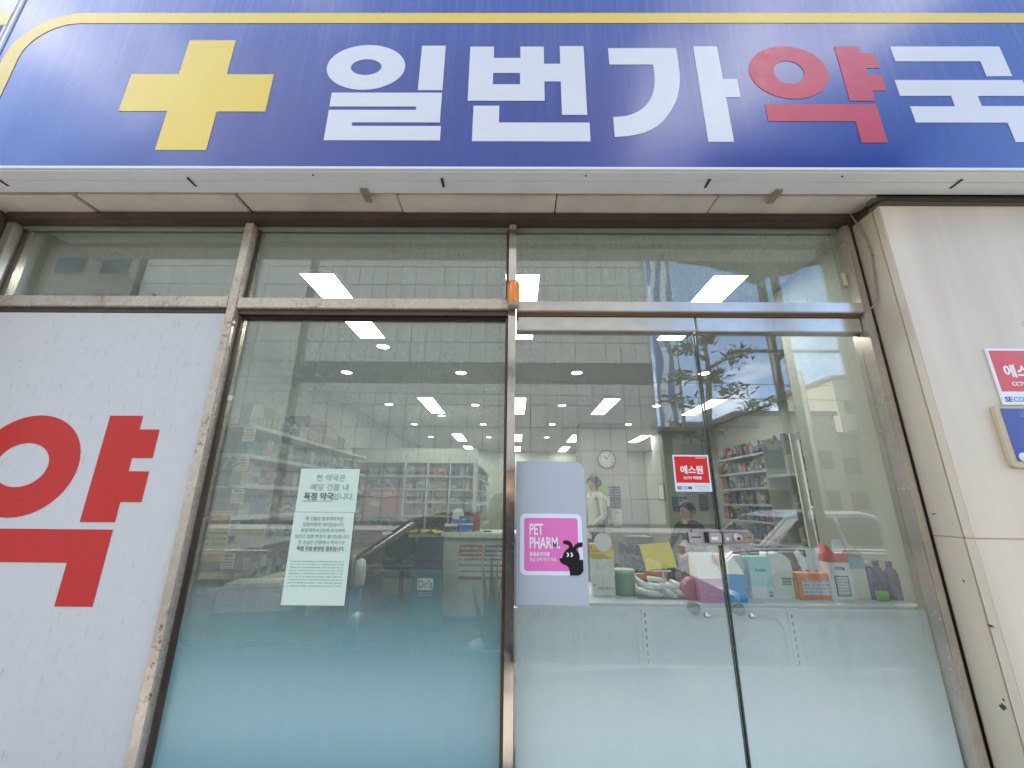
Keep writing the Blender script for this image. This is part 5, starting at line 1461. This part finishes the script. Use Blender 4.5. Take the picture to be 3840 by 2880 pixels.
for z, nm, cols in ((1.347, 'middle', ['black', 'grey', 'white', 'navy', 'light blue']), (1.657, 'top', ['grey', 'white', 'beige', 'brown']), (1.042, 'lowest', ['red', 'pale green', 'brown', 'white'])):
    def arun(off, size, z=z):
        return (2.50 + off, 3.75 + R6.uniform(0, .03), z + .0005), 0
    stock(fill([], .20, .19, R6, cols, ('box', 'bottle')), arun, 'in the %s arched opening' % nm, 'packages in the arched end frame')
gp = thing('wire_grid', 'white wire grid panel standing in front of the arched frame', 'grid', (2.60, 3.5, .12))
GW = plain('white_wire', '#dde0d8', .4)
MB().tube([(2.45, 3.5, .12), (2.44, 3.5, 1.92)], .009, 8).build('grid_post', GW, gp)
MB().tube([(2.79, 3.5, .12), (2.79, 3.5, 1.92)], .006, 8).build('grid_post', GW, gp)
for k in range(20):
    z = 1.0 + k * .047
    MB().tube([(2.452, 3.5, z), (2.784, 3.5, z)], .0028, 6).build('grid_wire', GW, gp)
for k in range(1, 6):
    x = 2.45 + k * .057
    MB().tube([(x, 3.494, .98), (x, 3.494, 1.92)], .0024, 6).build('grid_wire', GW, gp)
MB().lathe((2.44, 3.47, 1.345), [(0, 0), (.016, .004), (.02, .016), (.016, .03), (0, .034)], 14).build('grid_knob', GW, gp)
r = thing('taped_note', 'small beige lined note taped to the white partition at the right', 'note', (2.21, 2.598, 1.2))
sheet(((2.205, 1.19), (2.275, 1.33)), 2.5945, 0, None, r, bow=.0).build('sheet', text_lines('#c9bb8e', '#8d8260', .018, 'note_lines', .35, .38), r)

# ------------------------------------------------------------------ people
SKIN = plain('skin', '#c49a80', .5, var=.06)
HAIR = plain('black_hair', '#17130f', .5)
def person(lab, loc, rz, joints, mats, hair=True, scale=1.0, extra=None):
    """one continuous skinned body from a skeleton of (name, parent, position, radius, region); region picks the material"""
    r = thing('person', lab, 'person', loc)
    r.rotation_euler = (0, 0, rz)
    r.scale = (scale,) * 3
    idx = {j[0]: i for i, j in enumerate(joints)}
    me = bpy.data.meshes.new('body')
    me.from_pydata([j[2] for j in joints], [(i, idx[j[1]]) for i, j in enumerate(joints) if j[1]], [])
    o = bpy.data.objects.new('body', me)
    COL.objects.link(o)
    sk = o.modifiers.new('skin', 'SKIN')
    sk.use_smooth_shade = True
    for i, j in enumerate(joints):
        rr = j[3] if isinstance(j[3], tuple) else (j[3], j[3])
        me.skin_vertices[0].data[i].radius = rr
        me.skin_vertices[0].data[i].use_root = (i == 0)
    sb = o.modifiers.new('sub', 'SUBSURF')
    sb.levels = 2
    dg = bpy.context.evaluated_depsgraph_get()
    new = bpy.data.meshes.new_from_object(o.evaluated_get(dg))
    o.modifiers.clear()
    o.data = new
    bpy.data.meshes.remove(me)
    segs = [(Vector(j[2]), Vector(joints[idx[j[1]]][2]), j[4]) for j in joints if j[1]]
    new.materials.clear()
    for m_ in mats: new.materials.append(m_)
    for p in new.polygons:
        c = p.center
        best, bi = 1e9, 0
        for a, b_, reg in segs:
            ab = b_ - a
            t_ = max(0, min(1, (c - a).dot(ab) / max(ab.length_squared, 1e-9)))
            d_ = (c - a - ab * t_).length
            if d_ < best: best, bi = d_, reg
        p.material_index = bi
        p.use_smooth = True
    o.parent = r
    WORG[o.name] = tuple(loc)
    WORG[r.name] = (0, 0, 0)
    if hair:
        hx, hy, hz = joints[idx['head']][2]
        vs, fs = [], []
        n, kk = 16, 7
        for i in range(kk + 1):
            ph = PI * .62 * i / kk
            for j_ in range(n):
                th = 2 * PI * j_ / n
                rad = .112 * (1.0 + .04 * math.sin(3 * th + i))
                fr = max(0, -math.sin(th))              # the face is open at -y
                p2 = ph * (1 - .42 * fr)
                vs.append((hx + rad * .92 * math.sin(p2) * math.cos(th), hy + rad * 1.06 * math.sin(p2) * math.sin(th) + .012, hz + .012 + rad * 1.12 * math.cos(p2)))
        for i in range(kk):
            for j_ in range(n):
                fs.append((i * n + j_, i * n + (j_ + 1) % n, (i + 1) * n + (j_ + 1) % n, (i + 1) * n + j_))
        h = MB().add(vs, fs, 0, True).build('hair', HAIR, r)
        h.location = (0, 0, 0)
        # face: eyes, brows, mouth, ears as one small mesh each
        for sx in (-1, 1):
            MB().lathe((hx + sx * .034, hy - .092, hz + .004), [(0, 0), (.010, .003), (.010, .009), (0, .012)], 8).build('eye', HB, r)
            MB().tube([(hx + sx * .092, hy + .01, hz - .02), (hx + sx * .100, hy + .02, hz + .012)], [.012, .016], 8).build('ear', SKIN, r)
        MB().tube([(hx, hy - .098, hz - .008), (hx, hy - .116, hz - .034)], [.008, .013], 8).build('nose', SKIN, r)
        MB().tube([(hx - .022, hy - .094, hz - .062), (hx, hy - .099, hz - .064), (hx + .022, hy - .094, hz - .062)], .005, 6).build('mouth', plain('lips', '#9c5f55', .5), r)
    return r
def stand_joints(arm_l, arm_r, lean=0.0, hip=.93, legs=None):
    """standing figure about 1.68 m; arms given as (elbow, wrist, hand, finger direction); faces -y"""
    J = [('hips', None, (0, 0, hip), (.15, .105), 1), ('waist', 'hips', (0, -.00 - lean * .3, hip + .17), (.13, .095), 0), ('chest', 'waist', (0, -.01 - lean * .7, hip + .36), (.155, .11), 0),
         ('neckb', 'chest', (0, -lean, hip + .50), (.085, .07), 0), ('neck', 'neckb', (0, -lean - .012, hip + .565), .052, 2), ('head', 'neck', (0, -lean - .025, hip + .665), (.082, .098), 2), ('crown', 'head', (0, -lean - .018, hip + .735), (.066, .08), 2)]
    for s_, A in ((1, arm_l), (-1, arm_r)):
        k = 'l' if s_ > 0 else 'r'
        J.append(('sh' + k, 'neckb', (s_ * .175, -lean + .005, hip + .475), .062, 0))
        J.append(('el' + k, 'sh' + k, A[0], .045, 0))
        J.append(('wr' + k, 'el' + k, A[1], .03, 0))
        J.append(('pa' + k, 'wr' + k, A[2], (.036, .022), 2))
        fd = Vector(A[3]).normalized()
        up = Vector((0, 0, 1)) if abs(fd.z) < .8 else Vector((0, 1, 0))
        sd = fd.cross(up).normalized()
        for q, ln in ((-1.5, .05), (-.5, .062), (.5, .066), (1.5, .058)):
            b0 = Vector(A[2]) + fd * .03 + sd * q * .017
            J.append(('f%s%g' % (k, q), 'pa' + k, tuple(b0 + fd * ln * .5), .010, 2))
            J.append(('t%s%g' % (k, q), 'f%s%g' % (k, q), tuple(b0 + fd * ln * .9 + up * -.012), .008, 2))
        J.append(('th' + k, 'pa' + k, tuple(Vector(A[2]) + sd * .042 * s_ + fd * .018), .011, 2))
    LG = legs or [((s_ * .09, 0, hip - .04), (s_ * .10, -.01, .50), (s_ * .105, .01, .085), (s_ * .115, -.13, .035)) for s_ in (1, -1)]
    for s_, (h_, kn, an, to) in zip((1, -1), LG):
        k = 'l' if s_ > 0 else 'r'
        J += [('th_' + k, 'hips', h_, .088, 1), ('kn' + k, 'th_' + k, kn, .06, 1), ('an' + k, 'kn' + k, an, .042, 1), ('to' + k, 'an' + k, to, (.04, .032), 3)]
    return J
COAT = plain('white_coat', '#c9c9bd', .8, var=.06)
DARKC = plain('dark_clothing', '#2a2c31', .8, var=.12)
GREYC = plain('grey_trousers', '#4a4c50', .8, var=.1)
SHOE = plain('dark_shoes', '#1a1817', .5)
JP = stand_joints(((.25, -.02, 1.13), (.21, -.20, 1.0), (.19, -.29, .99), (-.1, -1, 0)), ((-.25, -.02, 1.13), (-.2, -.2, 1.02), (-.17, -.29, 1.02), (.1, -1, 0)))
p1 = person('standing person in a pale coat and dark waistcoat, seen from the side by the counter', (1.16, 6.05, .12), -1.2, JP, [COAT, GREYC, SKIN, SHOE], scale=.955)
MB().add(*(lambda b: (b.v, b.f))(MB().rbox((0, .055, .98), (.30, .16, .42), 0))).build('waistcoat', DARKC, p1, .05)
SJ = stand_joints(((.27, -.2, .78), (.2, -.36, .66), (.18, -.44, .65), (0, -1, -.1)), ((-.27, -.2, .78), (-.2, -.36, .66), (-.17, -.44, .65), (0, -1, -.1)), lean=.16, hip=.50,
                  legs=[((s_ * .09, -.08, .50), (s_ * .12, -.42, .49), (s_ * .12, -.44, .09), (s_ * .12, -.57, .04)) for s_ in (1, -1)])
p2 = person('dark haired person in dark clothes bending forward on a seat behind the door lock', (2.44, 5.7, .12), -1.15, SJ, [DARKC, GREYC, SKIN, SHOE])
st = thing('waiting_stool', 'low stool under the bending person', 'stool', (2.44, 5.75, .12))
MB().lathe((2.46, 5.72, .48), [(0, 0), (.17, 0), (.18, .02), (.17, .05), (0, .055)], 20).build('seat', plain('stool_seat', '#6b6d68', .6), st)
for k in range(4):
    a = PI / 4 + k * PI / 2
    MB().tube([(2.46 + .11 * math.cos(a), 5.72 + .11 * math.sin(a), .4795), (2.46 + .16 * math.cos(a), 5.72 + .16 * math.sin(a), .12)], .012, 8).build('leg', plain('chair_metal', '#565656', .4, .6), st)
# the photographer on the pavement, phone held up; seen mirrored in the mullion and the glass
PJ = stand_joints(((.20, -.10, 1.20), (.085, -.255, 1.36), (.062, -.305, 1.40), (-.35, -.6, .5)), ((-.20, -.10, 1.20), (-.085, -.255, 1.36), (-.062, -.305, 1.40), (.35, -.6, .5)))
p3 = person('person in dark clothes on the pavement holding up a phone with both hands', (0.0, -.40, 0.0), PI, PJ, [DARKC, GREYC, SKIN, SHOE])
o = MB().box(-.078, .078, -.052, -.043, 1.358, 1.434).build('phone', plain('phone_black', '#101114', .25), None, .004)
tag(o, 'black phone held up by the photographer in front of the shop', 'phone')

# ================================================================== THE STREET BEHIND THE CAMERA (mirrored in the glass, the steel and the sign)
ob = thing('office_building', 'tall grey stone panelled building across the street, mirrored in the glass', 'building', (-8, -26, 0))
OPP = plain('grey_stone_panel', '#b3b2a9', .6, var=.10, scale=.8)
OPP2 = plain('grey_stone_panel_b', '#aeada4', .6, var=.10, scale=.8)
OPD = plain('dark_joint_stone', '#77756d', .8)
MB().box(-25, 8.55, -32, -20.66, 0, 36).build('core', OPD, ob)
pmesh = {}
npan = 0
for rw in range(13):
    z0 = .2 + rw * 1.36
    if rw in (6,):
        continue
    for k in range(23):
        x1 = 8.5 - k * .95
        key = (rw * 3 + k * 5) % 2
        if key not in pmesh:
            q = MB().box(x1 - .905, x1, -20.655, -20.60, z0, z0 + 1.305).build('facade_panel', OPP if key else OPP2, ob)
            pmesh[key] = (q.data, Vector((x1, 0, z0)))
        else:
            q = bpy.data.objects.new('facade_panel', pmesh[key][0]); COL.objects.link(q); q.parent = ob
            q.location = Vector((x1, 0, z0)) - pmesh[key][1]
        npan += 1
MB().box(-13.4, 8.52, -20.65, -20.63, 8.36, 9.70).build('recessed_band', plain('dark_band', '#3e4342', .3), ob)  # row without panels, in one dark tone
g = MB()
for rw in range(26):
    for k in range(12):
        if rw >= 13:
            g.box(8.5 - (k + 1) * 2.8 + .03, 8.5 - k * 2.8, -20.655, -20.60, .2 + rw * 1.36, .2 + rw * 1.36 + 1.325)
        elif k >= 8:
            g.box(8.5 - (k + 1) * 2.8 + .03 - .9 * 0, 8.5 - k * 2.8 - (0 if k > 8 else 0), -20.655, -20.60, .2 + rw * 1.36, .2 + rw * 1.36 + 1.325)
q = g.build('facade_panels_upper', OPP, ob); q['kind'] = 'stuff'; q.name = 'facade_cladding'
bsg = thing('banner_sign', 'tall blue and white wave patterned sign at the corner of the building across the street', 'sign', (9.2, -19.4, 3))
t = NT('blue_wave_print'); b = t.bsdf(.4)
wv = t.n('ShaderNodeTexWave'); wv.inputs['Scale'].default_value = .35; wv.inputs['Distortion'].default_value = 9; wv.inputs['Detail'].default_value = 2
t.l(t.coord((1.2, 1, .6)), wv.inputs['Vector'])
t.l(t.mix(t.ramp(wv.outputs['Fac'], .45, .55), lin('#2f5f8f'), lin('#c9d3da')), b.inputs['Base Color'])
MB().box(8.6, 9.85, -20.3, -19.9, 5.6, 19).build('sign_face', t.m, bsg)
MB().box(9.855, 9.95, -20.3, -19.9, 5.5, 19.1).build('sign_edge', plain('olive_edge', '#77755c', .5), bsg)
# low shops further along
FB = [(11, 17, -25, 6.5, '#8f8b7e', 'low cream shop building across the street, beside the grey tower'), (17.5, 25, -28, 8.0, '#a39f92', 'three storey pale building across the street'), (25.5, 31, -33, 7.2, '#8d8676', 'low brown building across the street'), (32, 42, -36, 13.5, '#b3ab98', 'taller beige flat roofed building far across the street'), (43, 58, -30, 9, '#8b8f8c', 'wide grey building at the far right across the street'), (-60, -25.5, -20.5, 23, '#7d776c', 'beige block across the street, left of the grey tower')]
WD = plain('dark_window', '#2c3338', .15)
for x0, x1, y, h, c_, lab in FB:
    r = thing('shop_house', lab, 'building', ((x0 + x1) / 2, y, 0))
    M_ = plain('wall' + c_, c_, .7, var=.1, scale=.6)
    MB().box(x0, x1, y - 9, y, 0, h).build('wall', M_, r)
    MB().box(x0 - .2, x1 + .2, y - 9.2, y + .2, h + .002, h + .35).build('roof', plain('roof_grey', '#6b6a66', .7), r)
    nf = int(h / 3)
    for f_ in range(nf):
        n_ = max(2, int((x1 - x0) / 3))
        for k in range(n_):
            xa = x0 + (x1 - x0) * (k + .2) / n_
            xb = x0 + (x1 - x0) * (k + .8) / n_
            MB().box(xa, xb, y + .002, y + .03, f_ * 3 + .9, f_ * 3 + 2.3).build('window', WD, r)
# double pole with its scalloped street sign
POLE = plain('silhouette_pole', '#2f3234', .5, 0)  # darkened colour paints in the poles' shaded silhouette
dp = thing('street_sign', 'grey double pole street sign with a scalloped board, mirrored in the right door', 'street sign', (2.7, -0.5, 0))
PYY = -0.45
MB().tube([(2.60, PYY, 0), (2.60, PYY, 3.80)], .041, 14).build('pole', POLE, dp)
MB().tube([(2.765, PYY - .02, 0), (2.765, PYY - .02, 3.80)], .041, 14).build('pole', POLE, dp)
MB().tube([(2.12, PYY + .075, 2.845), (3.32, PYY + .075, 2.845)], .018, 10).build('cross_bar', POLE, dp)
MB().tube([(2.61, PYY, 2.76), (2.76, PYY - .02, 2.90)], .024, 8).build('tie', POLE, dp)
sc_ = [(2.66, 5.39), (2.66, 5.2)] + [(2.95 + .1 * k, 5.165 - .0008 * (k * 5) ** 1.6) for k in range(5)] + [(3.6, 5.02), (3.75, 4.86), (3.85, 4.80), (3.95, 4.86), (4.03, 4.92), (4.5, 4.99), (4.7, 5.12), (5.0, 5.18), (5.3, 5.22), (5.59, 5.42), (5.59, 6.4), (2.66, 6.4)]
plate('sign_board', [[(x * .642, 1.4 + (z - 1.4) * .642) for x, z in sc_]], PYY + .06, .04, plain('board_back_grey', '#45484a', .6), dp)
# pine
PINE = plain('pine_needles', '#2f3f26', .6, var=.35, scale=3)
BARK = plain('pine_bark', '#4d4034', .9, var=.25, scale=8)
def pine(lab, x, y, h, seed):
    rr = random.Random(seed)
    r = thing('pine_tree', lab, 'tree', (x, y, 0), 'pines on the median strip')
    tp = [(x, y, 0), (x + .1, y, h * .3), (x - .12, y + .05, h * .55), (x + .05, y, h * .8), (x, y, h)]
    MB().tube(smooth(tp, 5), [.13 - .1 * i / 20 for i in range(21)], 8).build('trunk', BARK, r)
    br = MB(); cr = MB()
    for i in range(11):
        z = h * (.45 + .52 * i / 11)
        a = i * 2.4 + rr.uniform(-.3, .3)
        ln = (1.25 - .7 * i / 11) * rr.uniform(.8, 1.15)
        e = Vector((x + math.cos(a) * ln, y + math.sin(a) * ln, z + rr.uniform(.0, .3)))
        br.tube([(x, y, z - .1), ((x + e.x) / 2, (y + e.y) / 2, z + .05), e], [.045, .03, .015], 6)
        for k in range(90):
            u = rr.uniform(.6, 1.1)
            c_ = Vector((x, y, z)).lerp(e, u) + Vector((rr.gauss(0, .17), rr.gauss(0, .17), rr.gauss(.06, .07)))
            d1 = Vector((rr.uniform(-1, 1), rr.uniform(-1, 1), rr.uniform(-.2, .7))).normalized() * .075
            d2 = d1.cross(Vector((rr.uniform(-1, 1), rr.uniform(-1, 1), 1))).normalized() * .03
            cr.add([c_ - d1 - d2, c_ - d1 + d2, c_ + d1 + d2 * .3, c_ + d1 - d2 * .3], [(0, 1, 2, 3)])
    br.build('branches', BARK, r)
    cr.build('crown', PINE, r)
pine('crooked pine on the median strip, mirrored in the door glass', 4.2, -5.1, 5.2, 4)
pine('second pine farther along the median strip to the left', -8.5, -5.1, 6.0, 9)

def car(lab, x, y, colm):
    """parked saloon lying along x, nose to +x, wheels on the road at z=-.15"""
    r = thing('parked_car', lab, 'car', (x, y, -.15), 'cars parked along the kerb')
    z = -.15
    prof = [(-2.25, .32), (-2.22, .78), (-2.1, .9), (-1.5, .94), (1.15, .93), (1.9, .82), (2.2, .68), (2.28, .45), (2.22, .28), (-2.1, .25)]
    m = MB()
    def loft(pr, ys):
        vs = []
        for yy, inset in ys:
            for px, pz in pr:
                cx, cz = 0, .6
                vs.append((x + cx + (px - cx) * (1 - inset * .06), y + yy, z + cz + (pz - cz) * (1 - inset)))
        n = len(pr)
        fs = [tuple(range(n)), tuple(range((len(ys) - 1) * n, len(ys) * n))[::-1]]
        for i in range(len(ys) - 1):
            fs += [(i * n + k, i * n + (k + 1) % n, (i + 1) * n + (k + 1) % n, (i + 1) * n + k) for k in range(n)]
        return vs, fs
    m.add(*loft(prof, [(-.88, .12), (-.84, .03), (-.6, 0), (.6, 0), (.84, .03), (.88, .12)]))
    m.build('body', colm, r, .03)
    gh = [(-1.62, .94), (-1.05, 1.36), (-.75, 1.42), (.05, 1.44), (.35, 1.38), (1.12, .93)]
    vs = []
    for yy, s_ in ((-.80, 0), (-.60, 1), (.60, 1), (.80, 0)):
        for px, pz in gh:
            vs.append((x + px, y + (yy if pz < 1.0 else yy * (.78 if abs(yy) > .7 else 1.0)), z + pz if s_ else z + .93 + (pz - .93) * .93))
    n = len(gh)
    fs = [tuple(range(n)), tuple(range(3 * n, 4 * n))[::-1]]
    for i in range(3):
        fs += [(i * n + k, i * n + k + 1, (i + 1) * n + k + 1, (i + 1) * n + k) for k in range(n - 1)]
    MB().add(vs, fs).build('cabin', colm, r, .03)
    for s_ in (-1, 1):
        for w in ([(-1.38, .97), (-.98, 1.30), (-.42, 1.345), (-.42, .97)], [(-.36, .97), (-.36, 1.345), (.05, 1.35), (.28, 1.30), (.92, .97)]):
            q = MB()
            vs = []
            for t_ in (0, .012):
                for px, pz in w:
                    f_ = (pz - .93) / .5
                    vs.append((x + px, y + s_ * (.805 - .155 * f_ + t_), z + pz))
            k = len(w)
            q.add(vs, [tuple(range(k)), tuple(range(2 * k - 1, k - 1, -1))] + [(i, (i + 1) % k, (i + 1) % k + k, i + k) for i in range(k)])
            q.build('side_window', WD, r)
    for sx, w in ((1, [(.36, 1.36), (1.07, .96)]), (-1, [(-1.06, 1.34), (-1.57, .97)])):
        q = MB()
        (xa, za), (xb, zb) = w
        q.add([(x + xa + sx * .03, y - .56, z + za), (x + xa + sx * .03, y + .56, z + za), (x + xb + sx * .03, y + .68, z + zb), (x + xb + sx * .03, y - .68, z + zb),
               (x + xa, y - .56, z + za), (x + xa, y + .56, z + za), (x + xb, y + .68, z + zb), (x + xb, y - .68, z + zb)],
              [(0, 1, 2, 3), (7, 6, 5, 4), (0, 4, 5, 1), (1, 5, 6, 2), (2, 6, 7, 3), (3, 7, 4, 0)])
        q.build('windscreen' if sx > 0 else 'rear_window', WD, r)
    TY = plain('tyre_rubber', '#17171a', .8); RM = plain('wheel_rim', '#4a4c4f', .4, .5)
    for wx in (-1.38, 1.38):
        for s_ in (-1, 1):
            w_ = MB().tube([(x + wx, y + s_ * .70, z + .32), (x + wx, y + s_ * .90, z + .32)], .32, 24).build('wheel', TY, r)
            MB().tube([(x + wx, y + s_ * .9005, z + .32), (x + wx, y + s_ * .912, z + .32)], .21, 20).build('rim', RM, w_)
    HL = plain('lamp_lens', '#d5d8da', .15); TLm = plain('tail_lens', '#7c1a18', .2)
    for s_ in (-1, 1):
        MB().box(x + 2.18, x + 2.27, y + s_ * .62 - .16, y + s_ * .62 + .16, z + .60, z + .70).build('headlight', HL, r, .02)
        MB().box(x - 2.245, x - 2.18, y + s_ * .64 - .14, y + s_ * .64 + .14, z + .66, z + .80).build('tail_light', TLm, r, .02)
        MB().box(x + .78, x + .94, y + s_ * .97 - .07, y + s_ * .97 + .07, z + .95, z + 1.07).build('mirror', colm, r, .02)
    return r
car('dark navy saloon parked at the kerb right behind the photographer', -.05, -1.78, plain('navy_car_paint', '#23262e', .2, var=.02, **{'Coat Weight': 1.0}))
car('silver saloon standing in the second lane behind the navy one', 5.2, -3.7, plain('silver_car_paint', '#c4c7c9', .25, .4, var=.02, **{'Coat Weight': .6}))
# utility poles and wires over the far pavement
UP_ = plain('concrete_pole', '#8b8780', .8)
uw = []
for i, x in enumerate((16.0, 29.0)):
    r = thing('utility_pole', 'concrete utility pole on the far pavement, %s' % ('nearer one' if i == 0 else 'farther one'), 'pole', (x, -18.4, 0), 'utility poles across the street')
    MB().tube([(x, -18.4, 0), (x, -18.4, 8.5)], [.16, .11], 10).build('pole', UP_, r)
    MB().box(x - .9, x + .9, -18.46, -18.34, 7.6, 7.72).build('cross_arm', UP_, r)
for dz in (7.73, 6.9):
    o = MB().tube(smooth([(-30, -18.4, dz + .4), (16, -18.4, dz), (22, -18.4, dz - .35), (29, -18.4, dz), (60, -18.4, dz + .5)], 6), .02, 5).build('overhead_wire', CAB_B)
    tag(o, ('upper' if dz > 7 else 'lower') + ' overhead wire strung between the utility poles across the street', 'wire')
